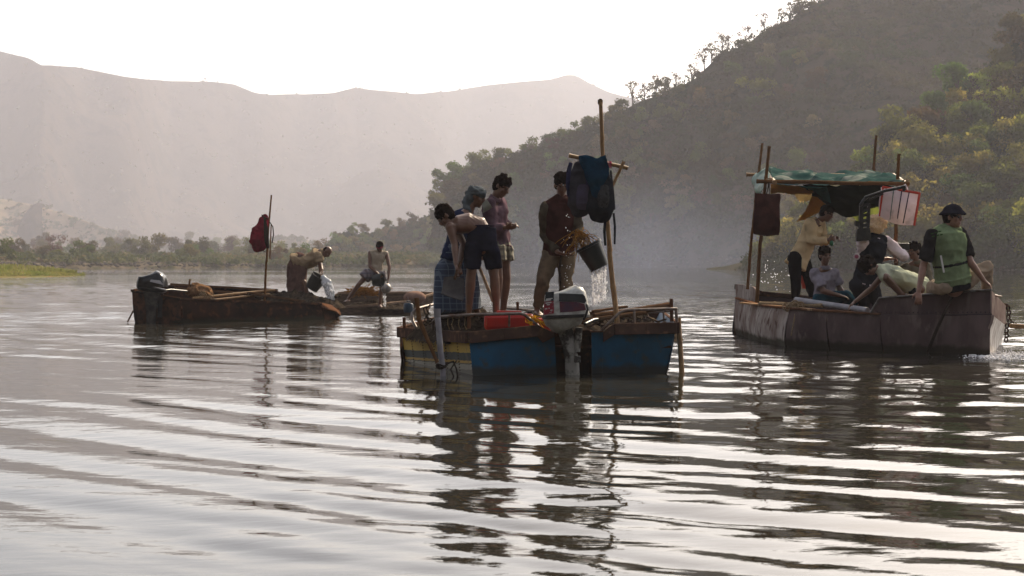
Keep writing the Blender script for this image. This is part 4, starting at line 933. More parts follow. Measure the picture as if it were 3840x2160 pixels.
single(MB().bamboo(P(2544, 1192, 17.2), P(2558, 1420, 17.1), .030, .034), 'bamboo_pole', bamboom, 'upright bamboo pole standing in the water at the right end of the blue boat', 'pole')
single(MB().beam(P(2222, 1168, 17.6), P(2350, 1150, 18), .05, .03), 'wooden_bar', wood, 'dark wooden bar resting across the rail behind the bamboo mast', 'bar', None, False, .006)
single(MB().bamboo(P(2228, 1186, 17.2), P(2508, 1148, 17.7), .036, .05, .8), 'driftwood_pole', wood, 'thick weathered pole lying along the right rail of the blue boat', 'pole')
single(MB().bamboo(P(2180, 1205, 17.0), P(2420, 1172, 17.4), .03, .026, .6), 'driftwood_pole', wood, 'thin pole lying under the thick one beside the outboard motor', 'pole')
mb = MB()
for i in range(44):
    a = np.array((rng.uniform(-1.1, -.35), rng.uniform(17.3, 18.2), .52 + rng.uniform(0, .10))); pts = [a]; d = rng.normal(size=3) * (.03, .03, .02)
    for k in range(6): d = d * .6 + rng.normal(size=3) * (.025, .025, .018); pts.append(pts[-1] + d)
    mb.tube(pts, rng.uniform(.005, .011), 5)
tag(mb.build('rope_tangle', ropedark, None), 'tangle of rope and cable lying at the bow of the blue boat', 'rope', None, 'stuff')
mb = MB()
for i in range(30):
    a = np.array((rng.uniform(1.0, 1.9), rng.uniform(17.0, 17.6), .56 + rng.uniform(0, .08))); mb.beam(a, a + rng.normal(size=3) * (.09, .06, .03), .03, .02)
tag(mb.build('scrap_pieces', mat('scrap', (.12, .09, .06), .8, (.04, .03, .03), 8), None, False), 'wood scraps and wet weed lying by the rail right of the motor', 'scraps', None, 'stuff')
MB()
# mast with crossbar
mast = thing('bamboo_mast', 'tall bamboo mast with a crossbar, standing in the blue boat', 'mast', P(2315, 1215, 17.2))
top = P(2251, 378, 17.2); botm = P(2315, 1215, 17.2)
MB().bamboo(botm, top, .034, .024, .42, .03).build('pole', bamboom, mast)
MB().lathe(top, (botm - top) * -1 + np.array((0, -3.5, 0)), [(-.055, .024), (-.045, .031), (.0, .031), (.012, .024), (.0, .018), (-.01, 0)], 16).build('pole_end', mat('cut_bamboo', (.10, .07, .05), .8), mast)
MB().bamboo(P(2133, 583, 17.1), P(2354, 631, 17.25), .026, .024, .3).build('crossbar', bamboom, mast); MB().bamboo(P(2340, 605, 17.2), P(2288, 715, 17.22), .021, .019, .3).build('brace', bamboom, mast)
mb = MB()
for k in range(6): c0 = P(2277, 608 + k * 3.4, 17.17); mb.tube([c0 + (math.cos(a) * .05, math.sin(a) * .055, .012 * math.sin(a + k)) for a in np.linspace(0, 6.28, 12)], .006, 5)
mb.build('lashing', mat('cord_red', (.25, .04, .07), .8), mast)
# bags and cloth on the crossbar
grey_cl = mat('bag_grey', (.045, .042, .05), .8, (.03, .028, .034), 6, bump=.003); nav = mat('bag_navy', (.02, .022, .05), .75, (.03, .03, .07), 8); teal = mat('cloth_teal', (.008, .035, .06), .85, (.006, .022, .042), 7, trans=.08)
bk1 = thing('backpack', 'grey backpack hanging from the left of the mast crossbar', 'backpack', P(2172, 800, 17.1))
mb = MB(); mb.loft([P(2172, 795, 17.12), P(2176, 770, 17.1), P(2176, 700, 17.1), P(2174, 645, 17.1), P(2172, 618, 17.1)], np.array((1., 0, 0)), [.11, .145, .145, .115, .07], [.06, .10, .11, .08, .04], 18, True, 3); organic('pack', mb, .012, grey_cl, bk1, 3, .010, 7)
mb = MB(); mb.loft([P(2186, 780, 16.98), P(2188, 745, 16.97), P(2186, 700, 17.0)], np.array((1., 0, 0)), [.07, .085, .07], [.03, .045, .03], 14, True, 3); organic('pocket', mb, .011, mat('bag_pocket', (.06, .05, .075), .8), bk1, 2, .006, 9)
MB().loft([P(2140, 612, 17.06), P(2133, 640, 17.04), P(2130, 690, 17.04), P(2133, 735, 17.06)], np.array((1., 0, 0)), [.022, .028, .028, .02], .01, 8).build('strap', nav, bk1); MB().loft([P(2190, 600, 17.0), P(2204, 660, 16.98), P(2206, 730, 17.0)], np.array((1., 0, 0)), [.02, .025, .02], .01, 8).build('strap', nav, bk1)
bk2 = thing('backpack', 'black backpack hanging by its straps against the bamboo mast', 'backpack', P(2252, 830, 17.0))
blk = mat('bag_black', (.012, .014, .018), .7, (.02, .022, .026), 8, bump=.003)
mb = MB(); mb.loft([P(2248, 812, 17.0), P(2250, 785, 16.98), P(2250, 740, 16.98), P(2258, 690, 17.0), P(2266, 650, 17.05)], np.array((1., 0, 0)), [.12, .158, .150, .115, .06], [.07, .11, .11, .08, .04], 18, True, 2.8); organic('pack', mb, .012, blk, bk2, 3, .010, 8)
mb = MB(); mb.loft([P(2262, 775, 16.87), P(2264, 740, 16.86), P(2264, 700, 16.9)], np.array((1., 0, 0)), [.06, .07, .055], [.02, .03, .02], 14, True, 3); organic('pocket', mb, .011, mat('bag_mesh', (.035, .035, .035), .9, (.05, .05, .05), 40), bk2, 2, .005, 10)
MB().loft([P(2290, 640, 17.05), P(2298, 720, 16.98), P(2304, 785, 17.0)], np.array((1., 0, 0)), [.012, .016, .012], .006, 8).build('strap', blk, bk2)
MB().loft([P(2269, 828, 17.0), P(2266, 870, 17.0), P(2270, 920, 17.0)], np.array((1., 0, 0)), [.016, .016, .013], .004, 8).build('strap', blk, bk2); MB().loft([P(2301, 800, 17.1), P(2306, 850, 17.1), P(2305, 915, 17.1)], np.array((1., 0, 0)), [.014, .014, .011], .004, 8).build('strap', blk, bk2)
o = sheet('jacket', [[(2170, 588, 17.05), (2200, 585, 17.0), (2238, 596, 16.98), (2270, 586, 17.0)], [(2172, 605, 16.98), (2205, 615, 16.92), (2240, 618, 16.92), (2276, 610, 16.95)], [(2190, 640, 16.92), (2212, 655, 16.88), (2245, 650, 16.88), (2283, 640, 16.93)], [(2210, 680, 16.9), (2224, 700, 16.87), (2242, 705, 16.87), (2262, 690, 16.9)], [(2216, 715, 16.9), (2224, 735, 16.88), (2236, 742, 16.88), (2246, 725, 16.9)]], teal, None, 34, 34, .012, .02, 9)
tag(o, 'teal jacket draped over the mast crossbar above the two backpacks', 'jacket')
o = sheet('towel', [[(2172, 590, 17.1), (2200, 583, 17.12), (2240, 592, 17.14), (2272, 590, 17.14)], [(2172, 600, 17.2), (2200, 600, 17.2), (2240, 606, 17.22), (2272, 606, 17.22)], [(2175, 660, 17.25), (2200, 665, 17.25), (2235, 665, 17.25), (2270, 650, 17.25)]], nav, None, 20, 20, .01, .012, 9); tag(o, 'navy cloth hanging behind the teal jacket on the crossbar', 'cloth')

# ---- people of the blue boat
lung = plaid('lungi_check', (.018, .03, .06), (.09, .12, .16), (.09, .13, .17), .07, .16); shortplaid = plaid('plaid_shorts', (.20, .18, .12), (.05, .045, .04), (.07, .06, .05), .09, .35)
# bending man without shirt
f = Fig('shirtless man in dark shorts bending low over the silt in the blue boat', 17.3, 1.0); f.base(1810, 1180)
f.j('head', 1672, 812, -.05); f.j('neck', 1702, 833, -.02); f.j('sL', 1688, 852, -.13); f.j('sR', 1700, 828, .22); f.j('hL', 1784, 905, -.05); f.j('hR', 1836, 905, .05)
f.j('kL', 1765, 1040, -.06); f.j('kR', 1854, 1040, .03); f.j('aL', 1758, 1166, -.02); f.j('aR', 1862, 1168, .05)
f.j('eL', 1705, 915, -.16); f.j('wL', 1710, 990, -.24); f.j('eR', 1738, 915, .12); f.j('wR', 1722, 1000, .0)
f.head((-.75, -.15, -.75), (-.65, 0, .6), 'thick'); f.neck(); pts, ls, lh, ax = f.spine(6)
k = 1.0; P5 = [P(1808, 925, 17.3), P(1808, 880, 17.3), P(1790, 848, 17.3), P(1757, 836, 17.3), P(1722, 842, 17.3), P(1700, 852, 17.3)]
f.b.loft(P5, [np.array((1, .15, 0)), np.array((1, .15, .1)), np.array((.6, .5, .6)), np.array((.1, .9, .6)), np.array((0, 1, .3)), np.array((0, 1, .3))], [.125, .135, .14, .15, .16, .13], [.10, .11, .115, .12, .115, .08], 18)
for a in ('sL', 'sR'): f.b.ell(f.J[a], np.eye(3), (.062, .062, .062), 10, 8)
f.b.loft([P(1725, 826, 17.32), P(1760, 818, 17.32), P(1800, 836, 17.3), P(1818, 862, 17.28)], None, [.02, .026, .024, .02], None, 8)   # spine ridge
f.arm('sL', 'eL', 'wL'); f.arm('sR', 'eR', 'wR'); f.leg('hL', 'kL', 'aL'); f.leg('hR', 'kR', 'aR'); f.hand('wL', (.15, -.1, -1), (1, 0, 0), 1, 1.0); f.hand('wR', (-.1, 0, -1), (-.6, -.6, 0), -1, 1.0)
f.foot('aL', (.1, 1)); f.foot('aR', (.2, 1)); f.finish()
c = MB(); dk = mat('shorts_dark', (.010, .010, .016), .85, (.018, .018, .03), 6)
c.loft([P(1812, 848, 17.3), P(1808, 880, 17.3), P(1806, 940, 17.3)], [np.array((1, .15, .15)), np.array((1, .15, 0)), np.array((1, .1, 0))], [.155, .178, .185], [.13, .155, .14], 20, False)
c.loft([P(1782, 915, 17.25), P(1774, 950, 17.25), P(1770, 1008, 17.25)], None, [.11, .112, .10], None, 16, False); c.loft([P(1832, 915, 17.33), P(1844, 950, 17.33), P(1852, 1008, 17.33)], None, [.11, .112, .10], None, 16, False)
organic('shorts', c, .013, dk, f.root, 3, .006, 9); c = MB().loft([P(1806, 843, 17.3), P(1806, 850, 17.3)], np.array((1, .15, .12)), .162, .135, 20, False); organic('waistband', c, .012, mat('waistband', (.03, .022, .035), .8), f.root, 2, .003, 9)
# shovel pan he holds
t = thing('shovel', 'wide metal pan shovel held low by the bending shirtless man', 'shovel', P(1700, 1090, 17.0))
sheet('pan', [[(1665, 1040, 17.0), (1700, 1036, 17.03), (1740, 1045, 17.0)], [(1658, 1085, 16.95), (1700, 1095, 16.98), (1742, 1105, 16.95)], [(1653, 1102, 16.9), (1700, 1118, 16.92), (1734, 1128, 16.9)]], mat('pan_steel', (.07, .062, .058), .6, (.035, .03, .03), 9, metal=.3), t, 12, 12, .01, .003)
MB().tube([P(1706, 1044, 17.0), P(1716, 1010, 17.02), P(1725, 985, 17.05)], .016, 8, True).build('handle', wood, t)
# man with headscarf and checked lungi
f = Fig('man in grey headscarf and blue checked lungi', 17.75, .98); f.base(1715, 1180)
f.j('head', 1787, 738); f.j('neck', 1760, 788); f.j('sL', 1722, 812, -.12); f.j('sR', 1752, 806, .2); f.j('hL', 1692, 948, -.1); f.j('hR', 1716, 948, .16)
f.j('kL', 1690, 1060, -.12); f.j('kR', 1745, 1062, .1); f.j('aL', 1684, 1168, -.1); f.j('aR', 1790, 1170, .1)
f.j('eL', 1728, 890, -.25); f.j('wL', 1790, 930, -.22); f.j('eR', 1790, 880, .3); f.j('wR', 1800, 940, .1)
f.head((1, -.25, -.35), (.1, 0, 1), None); f.neck(); f.torso(); f.arm('sL', 'eL', 'wL'); f.arm('sR', 'eR', 'wR'); f.limb(['kL', 'aL'], [.06, .04]); f.limb(['kR', 'aR'], [.06, .04]); f.b.loft([(f.J['hL'] + f.J['hR']) / 2, (f.J['kL'] + f.J['kR']) / 2], None, [.1, .09], None, 10); f.hand('wL', (.6, 0, -.8), (.3, .9, 0), 1, 1.1); f.hand('wR', (.2, 0, -1), (0, -1, 0), 1, 1.1); f.foot('aL', (.9, -.3)); f.foot('aR', (.9, -.3)); f.finish()
f.shirt('shirt', mat('shirt_navy', (.012, .018, .045), .85, (.02, .028, .065), 7), .10, .026, 'rolled', 0, .008, collar=False)
bt = P(1722, 1168, 17.75); f.skirt('lungi', lung, bt + (.0, 0, 0), .30, .20, .1, .024, .014, 6, side=(1, .1, 0))
scarf = mat('scarf_grey', (.11, .125, .13), .9, (.07, .08, .085), 9, bump=.004); c = MB(); h0 = f.J['head']; u, fr, rr = f.hu, f.hf, f.hr
c.ell(h0 + u * .055 - fr * .015, (rr, fr, u), (.097, .112, .075), 16, 10); c.ell(h0 - u * .03 - fr * .065, (rr, fr, u), (.092, .07, .105), 14, 10); c.loft([h0 - fr * .07 - u * .08, h0 - fr * .06 - u * .16, h0 - fr * .03 - u * .20], rr, [.085, .10, .10], [.06, .06, .05], 14)
c.ell(h0 - u * .09 - fr * .12 , (rr, fr, u), (.05, .045, .05), 10, 8); c.ell(h0 + u * .01 - fr * .13, (rr, fr, u), (.03, .03, .03), 8, 6)
for q in range(4): c.tube([h0 + u * (.03 + .018 * q) + rr * math.cos(a) * .1 + fr * math.sin(a) * .112 - fr * .012 + u * .02 * math.sin(a * 2 + q) for a in np.linspace(0, 6.28, 20)], .011, 6)
organic('headscarf', c, .011, scarf, f.root, 2, .007, 16)
sheet('face_cloth', [[(1808, 765, 17.66), (1826, 748, 17.66)], [(1812, 785, 17.62), (1838, 765, 17.62)], [(1808, 800, 17.64), (1846, 778, 17.64)]], mat('cloth_pale', (.30, .30, .24), .9, (.22, .22, .18), 8, trans=.3), f.root, 12, 12, .008, .006, 14)
single(MB().tube([P(1797, 1000, 17.45), P(1848, 1128, 17.35)], .019, 10, True), 'wooden_pole', mat('handle_pale', (.42, .30, .20), .6), 'pale wooden shovel handle slanting between the legs of the men in the blue boat', 'pole')
# man in the pink shirt
f = Fig('man in pink shirt and plaid shorts looking down at his hands', 18.0, 1.02); f.base(1880, 1180)
f.j('head', 1880, 700, -.05); f.j('neck', 1856, 745); f.j('sL', 1836, 768, -.08); f.j('sR', 1872, 764, .22); f.j('hL', 1855, 925, -.1); f.j('hR', 1884, 922, .14)
f.j('kL', 1868, 1040, -.14); f.j('kR', 1898, 1040, .12); f.j('aL', 1858, 1166, -.1); f.j('aR', 1886, 1168, .14)
f.j('eL', 1848, 858, -.16); f.j('wL', 1892, 853, -.22); f.j('eR', 1872, 850, .25); f.j('wR', 1902, 842, .0)
f.head((.75, -.45, -.5), (.25, 0, 1), 'thick'); f.neck(); f.torso(); f.arm('sL', 'eL', 'wL'); f.arm('sR', 'eR', 'wR'); f.leg('hL', 'kL', 'aL'); f.leg('hR', 'kR', 'aR'); f.hand('wL', (1, 0, .0), (0, .6, .8), 1, .7); f.hand('wR', (.9, -.3, 0), (-.2, 0, -1), 1, .6); f.foot('aL', (.9, -.3)); f.foot('aR', (.9, -.3)); f.finish()
f.shirt('shirt', mat('shirt_pink', (.17, .11, .13), .85, (.115, .07, .085), 7, trans=.15), .02, .028, 'long', 0, .010); f.trousers('shorts', shortplaid, .42, .03, .006, ra=1.1)
# man with the bucket
f = Fig('man in maroon vest holding a dripping bucket behind the motor', 17.9, 1.02); f.base(2070, 1178)
f.j('head', 2106, 694, -.04); f.j('neck', 2104, 748); f.j('sL', 2046, 783, -.02); f.j('sR', 2152, 783, .05); f.j('hL', 2068, 950); f.j('hR', 2122, 950)
f.j('kL', 2036, 1058, -.12); f.j('kR', 2122, 1055, -.06); f.j('aL', 2014, 1158, .0); f.j('aR', 2120, 1170, .02)
f.j('eL', 2044, 880, .03); f.j('wL', 2090, 945, -.16); f.j('eR', 2168, 862, .0); f.j('wR', 2172, 898, -.25)
f.head((.15, -.9, -.35), (0, 0, 1), 'thick'); f.neck(); f.torso(); f.arm('sL', 'eL', 'wL'); f.arm('sR', 'eR', 'wR'); f.leg('hL', 'kL', 'aL'); f.leg('hR', 'kR', 'aR'); f.hand('wL', (.9, -.2, -.35), (0, .3, .9), -1, .5); f.hand('wR', (.3, -.4, -.8), (.8, .1, .3), 1, 1.3); f.foot('aL', (.3, -1)); f.foot('aR', (.3, -1)); f.finish()
f.shirt('shirt', mat('shirt_khaki', (.085, .07, .048), .85, (.055, .045, .033), 8), .0, .024, 'long', 0, .009); f.shirt('vest', mat('vest_maroon', (.055, .021, .018), .8, (.036, .015, .013), 6), .03, .036, None, 0, .007, collar=False, vest=True, flare=1.05)
f.trousers('trousers', mat('trousers_khaki', (.17, .13, .085), .85, (.11, .085, .06), 7), 1, .022, .009)
c = MB(); h0 = f.J['head']; c.ell(h0 + f.hu * .03 + f.hf * .0, (f.hr, f.hf, f.hu), (.088, .104, .035), 16, 8); organic('headband', c, .011, mat('band_dark', (.02, .02, .025), .8), f.root, 2, .003, 12); MB().ell(h0 + f.hu * .03 + f.hf * .103, (f.hr, f.hf, f.hu), (.012, .006, .012), 8, 6).build('badge', mat('badge', (.3, .3, .3), .5), f.root)
single(MB().tube([P(2105, 955, 17.75), P(2098, 1010, 17.7), P(2102, 1060, 17.7), P(2098, 1100, 17.6)], .014, 8, True), 'rope', ropedark, 'dark rope hanging between the legs of the man with the bucket', 'rope')
# bucket
def bucket(label, top_c, bot_c, rt, rb, m, hand=None, group=None, name='bucket'):
    ax = nrm(top_c - bot_c); h = np.linalg.norm(top_c - bot_c); t_ = thing(name, label, 'bucket', bot_c, group)
    MB().lathe(bot_c, ax, [(.0, .001), (0, rb), (h * .5, (rb + rt) / 2), (h, rt), (h, rt - .006), (.012, rb - .006), (.012, .001)], 28).build('shell', m, t_)
    MB().lathe(bot_c, ax, [(h - .028, rt - .002), (h - .026, rt + .010), (h + .004, rt + .010), (h + .004, rt - .004)], 28).build('rim', m, t_); MB().lathe(bot_c, ax, [(.0, rb - .002), (0, rb + .006), (.015, rb + .006), (.015, rb)], 28).build('foot_ring', m, t_)
    if hand is not None:
        s_ = nrm(np.cross(ax, np.array((0, 1, 0)))); a, b = top_c + s_ * rt, top_c - s_ * rt; hd = np.array(hand); MB().tube([a, a * .55 + hd * .45 + s_ * .03, hd, b * .55 + hd * .45 - s_ * .03, b], .005, 7, True).build('handle', steel, t_)
    return t_
bkb = mat('bucket_black', (.010, .012, .012), .35, (.02, .022, .02), 6)
top_c = (P(2165, 939, 17.3) + P(2247, 898, 17.35)) / 2; bot_c = (P(2217, 1022, 17.3) + P(2282, 987, 17.35)) / 2
bucket('black bucket tilted and pouring water, held by the man in the maroon vest', top_c, bot_c, .158, .118, bkb, P(2196, 884, 17.5))
mb = MB()
for i in range(60):
    a = P(2178 + rng.normal() * 14, 880 + rng.normal() * 12, 17.45 + rng.normal() * .04); d = np.array((rng.normal() * .03, rng.normal() * .02, rng.uniform(-.01, .03))); pts = [a]
    for k in range(7): d = d * .8 + np.array((rng.normal() * .012, rng.normal() * .01, -.010 + rng.normal() * .008)); pts.append(pts[-1] + d)
    mb.tube(pts, rng.uniform(.003, .006), 5)
tag(mb.build('weed_bunch', weedm, None), 'ochre water weed spilling over the tilted black bucket', 'weed', None, 'stuff')
def drops(name, label, gen, n, r, streak=0):
    mb = MB(); 
    for i in range(n):
        p = gen(); s = r * rng.uniform(.4, 1.2); mb.ell(p, np.eye(3), (s, s, s * (1 + rng.uniform(0, streak))), 6, 4)
    m = bpy.data.materials.get('water_drop')
    if not m:
        m = mat('water_drop', (.9, .9, .92), .12, spec=1.6, trans=.6, tcol=(.95, .95, .97), far=True)
    return tag(mb.build(name, m, None), label, 'water drops', None, 'stuff')
def g1():
    q = rng.integers(0, 5); t = rng.uniform(0, 1) ** .8; x = 2222 + q * 12 + (rng.normal() * 3 + (6 - q * 2) * t); return P(x, 1018 - q * 6 + t * 125, 17.33 + rng.normal() * .03)
drops('water_spray', 'streams of water falling from the bottom of the tilted bucket', g1, 700, .0055, 3)
mb = MB()
for q in range(5): mb.tube([P(2222 + q * 12, 1018 - q * 6, 17.33), P(2226 + q * 11, 1050, 17.33), P(2229 + q * 10, 1085 + q * 4, 17.33)], [.0035, .0025, .001], 5)
tag(mb.build('water_streams', bpy.data.materials['water_drop'], None), 'thin threads of water under the tilted bucket', 'water', None, 'stuff')
drops('water_drops', 'water drops falling past the man with the bucket', lambda: P(2130 + rng.normal() * 9, rng.uniform(790, 1110), 17.3 + rng.normal() * .05), 40, .0055, .5)
# ------------------------------------------------------------------ the left boats
def solid(name, ring_t, ring_b, m, root, smooth=False, bevel=.004):
    n = len(ring_t); V = [np.array(p, float) for p in ring_t] + [np.array(p, float) for p in ring_b]
    return mk(name, V, [tuple(range(n)), tuple(range(2 * n - 1, n - 1, -1))] + [(i, i + n, (i + 1) % n + n, (i + 1) % n) for i in range(n)], m, root, smooth, bevel)
lb = thing('boat', 'long low rusty boat with a black outboard, left of the others', 'boat', (-6, 32, 0))
S0t, S1t, Et = P(495, 1090, 30.6), P(680, 1122, 30.1), P(1262, 1156, 32.7)
S0b, S1b, Eb = P(512, 1212, 30.6) - (0, 0, .2), P(684, 1214, 30.2) - (0, 0, .2), P(1262, 1193, 32.8) - (0, 0, .2)
G1t, G0t = P(1040, 1092, 33.9), P(600, 1072, 32.2)
hullrust = mat('hull_rust_dark', (.045, .022, .015), .75, (.018, .012, .010), 2.2, bump=.006, bsc=14, col3=(.08, .035, .018), wl=.06); transr = mat('transom_rust', (.11, .05, .028), .8, (.04, .025, .018), 4, bump=.006, bsc=20, col3=(.03, .02, .016))
hull_panels(lb, [S0t, S1t], [S0b, S1b], ['stern_plate'], [transr], [1], belly=.03)
Em_t = P(1205, 1140, 32.2)
hull_panels(lb, [S1t, Em_t], [S1b, P(1215, 1195, 32.2) - (0, 0, .2)], ['side_plate'], [hullrust], [5], belly=.07)
# rounded bow end
mb = MB(); 
for i in range(1):
    a = [P(1205, 1146, 32.25), P(1232, 1150, 32.4), P(1254, 1156, 32.55), P(1264, 1166, 32.75), P(1264, 1185, 32.8)]
    mb.loft(a, np.array((0, 1., .1)), [.32, .30, .26, .2, .14], [.06, .07, .07, .06, .05], 14, True)
mb.build('bow_end', rustlight, lb); hull_panels(lb, [Em_t, P(1262, 1158, 32.8), P(1262, 1150, 33.6)], [P(1215, 1195, 32.2) - (0, 0, .2), P(1262, 1194, 32.8) - (0, 0, .2), P(1262, 1190, 33.6) - (0, 0, .2)], ['bow_plate'] * 2, [rustlight] * 2, [1, 1], belly=.05)
hull_panels(lb, [P(1262, 1150, 33.6), G1t, G0t, S0t], [P(1262, 1190, 33.6) - (0, 0, .2), G1t * (1, 1, 0) - (0, 0, .2), G0t * (1, 1, 0) - (0, 0, .2), S0b], ['far_plate'] * 3, [hullrust] * 3, [1, 3, 1], belly=.02)
for a, b in ((S0t, S1t), (S1t, Em_t), (G0t, G1t), (S0t, G0t)): MB().beam(a, b, .07, .05).build('gunwale', rust, lb, False, .006)
solid('deck', [S0t * (1, 1, 0) + (0.1, .1, .3), S1t * (1, 1, 0) + (.05, .1, .3), Em_t * (1, 1, 0) + (0, .1, .2), P(1262, 1155, 33.2) * (1, 1, 0) + (0, 0, .18), G1t * (1, 1, 0) + (0, 0, .3), G0t * (1, 1, 0) + (0, 0, .3)],
      [p * (1, 1, 0) for p in (S0t + (.1, .1, 0), S1t, Em_t + (0, .1, 0), P(1262, 1155, 33.2), G1t, G0t)], hullrust, lb)
for (a, b, Ya, Yb, wd, lb_) in (((640, 1066), (1040, 1088), 32.4, 33.7, .10, 'long weathered plank on the far edge of the rusty left boat'), ((655, 1080), (900, 1100), 32.0, 32.9, .12, 'short dark plank lying behind the brown sack'),
                                ((930, 1098), (1210, 1142), 31.6, 32.5, .12, 'edge plank sloping down towards the bow of the rusty left boat')):
    single(MB().beam(P(*a, Ya), P(*b, Yb), wd, .05), 'plank', wood, lb_, 'plank', None, False, .006)
single(MB().bamboo(P(722, 1119, 30.9), P(1030, 1088, 32.2), .034, .03, .7), 'bamboo_pole', bamboom, 'thick bamboo pole lying across the rusty left boat', 'pole', 'bamboo poles lying in the left boat')
single(MB().bamboo(P(790, 1126, 31.0), P(1010, 1102, 32.0), .026, .022, .7), 'bamboo_pole', bamboom, 'thinner bamboo pole lying beside the thick one in the left boat', 'pole', 'bamboo poles lying in the left boat')
single(MB().bamboo(P(712, 1047, 31.3), P(705, 1096, 31.3), .022), 'stake', bamboodark, 'short leaning stake beside the brown sack in the left boat', 'stake')
t = thing('sack', 'brown fibre sack slumped behind the black outboard in the left boat', 'sack', P(745, 1115, 31.3)); mb = MB(); mb.ell(P(745, 1095, 31.3), np.eye(3), (.26, .25, .15), 16, 10); mb.ell(P(735, 1078, 31.3), np.eye(3), (.12, .12, .09), 12, 8); mb.ell(P(765, 1108, 31.25), np.eye(3), (.18, .2, .10), 12, 8)
organic('body', mb, .02, mat('sack_fibre', (.20, .11, .055), .95, (.10, .055, .03), 14, bump=.01, bsc=40), t, 2, .03, 7)
mb = MB()
for i in range(26):
    a = P(755 + rng.normal() * 14, 1085 + rng.uniform(0, 24), 31.05); pts = [a]
    for k in range(4): pts.append(pts[-1] + (rng.uniform(.0, .04), 0, -rng.uniform(.01, .05)))
    mb.tube(pts, .009, 5)
mb.build('fringe', ropem, t)
single(MB().tube([P(500, 1165, 30.55), P(482, 1200, 30.4), P(478, 1208, 30.4)], .018, 7), 'stick', wood, 'thin stick trailing from the stern of the rusty left boat', 'stick')
heap('silt_heap', (-4.95, 32.8, .26), 1.1, .8, .34, siltm, 'dark lumpy silt around the feet of the man in the tan shirt', seed=33)
mb = MB()
for i in range(70): p = np.array((-5.0 + rng.normal() * .5, 32.7 + rng.normal() * .25, .46 + rng.uniform(-.1, .1))); s = rng.uniform(.03, .08); mb.ell(p, np.eye(3), (s, s, s * .6), 7, 5)
tag(mb.build('silt_clods', mat('clods', (.07, .055, .04), .9, (.03, .025, .02), 20), None), 'clods and rubble scattered on the left boat silt', 'clods', None, 'stuff')
# black outboard
mp_ = P(600, 1110, 30.3); om = thing('outboard_motor', 'black outboard motor tilted on the stern of the rusty left boat', 'outboard motor', mp_); ym = 30.3
blackgl = mat('cowl_black', (.010, .010, .012), .16, (.018, .018, .02), 5)
ringloft(MB(), [(513, 624, 1075, .26), (514, 623, 1060, .26), (521, 618, 1038, .24), (532, 606, 1030, .2), (545, 590, 1028, .1)], ym, pw=3.6).build('cowl', blackgl, om, True)
ringloft(MB(), [(520, 612, 1093, .2), (512, 622, 1085, .24), (513, 624, 1077, .25)], ym, pw=3.5).build('lower_pan', black, om)
sheet('side_badge', [[(566, 1048, 30.02), (600, 1052, 30.04)], [(562, 1056, 30.01), (612, 1068, 30.03)]], mat('cowl_pale', (.35, .33, .33), .4), om, 6, 6, .006, .002)
ringloft(MB(), [(548, 580, 1225, .07), (546, 584, 1160, .09), (540, 596, 1120, .12), (536, 600, 1092, .15)], ym - .05, pw=2.6).build('midsection', mat('leg_black', (.04, .038, .036), .6, (.09, .08, .07), 8, bump=.003), om)
ringloft(MB(), [(590, 606, 1190, .05), (588, 612, 1100, .06)], ym - .03, pw=2.6).build('tilt_tube', black, om)
MB().tube([P(612, 1090, 30.3), P(640, 1086, 30.6), P(700, 1092, 31)], .022, 8, True).build('tiller', black, om)
# mast with red backpack
mt2 = thing('bamboo_mast', 'thin bamboo mast on the left boat carrying a red backpack', 'mast', P(992, 1142, 31.8)); MB().bamboo(P(992, 1142, 31.8), P(1018, 731, 31.8), .030, .018, .45, .02).build('pole', bamboodark, mt2)
MB().bamboo(P(1012, 970, 31.75), P(1017, 840, 31.75), .016, .014, .5).build('splint', bamboodark, mt2)
rb = thing('backpack', 'dark red backpack tied high on the thin bamboo mast', 'backpack', P(975, 940, 31.7)); redb = mat('bag_red', (.19, .014, .026), .75, (.12, .012, .02), 7, bump=.004)
mb = MB(); mb.loft([P(974, 928, 31.68), P(968, 905, 31.66), P(974, 865, 31.66), P(988, 830, 31.7), P(996, 812, 31.7)], np.array((1., 0, 0)), [.14, .185, .17, .11, .05], [.08, .12, .12, .09, .04], 18, True, 2.8); organic('pack', mb, .016, redb, rb, 3, .018, 7)
mb = MB(); mb.loft([P(960, 922, 31.55), P(962, 900, 31.52), P(970, 865, 31.55)], np.array((1., 0, .2)), [.08, .10, .08], [.03, .05, .03], 14, True, 3); organic('pocket', mb, .014, redb, rb, 2, .010, 9)
MB().loft([P(992, 815, 31.55), P(998, 860, 31.5), P(1000, 905, 31.52), P(1004, 930, 31.6)], np.array((1., 0, 0)), [.02, .05, .05, .03], .012, 8).build('side_strap', ropedark, rb)
MB().tube([P(1010, 830, 31.7), P(1023, 850, 31.7), P(1026, 880, 31.7), P(1020, 912, 31.7)], .012, 6).build('strap', ropedark, rb); MB().tube([P(982, 806, 31.65), P(990, 815, 31.6), P(1006, 822, 31.65)], .014, 6).build('loop', ropedark, rb)
MB().tube([P(975, 936, 31.6), P(995, 944, 31.6), P(998, 938, 31.6)], .008, 5).build('loop', ropedark, rb)
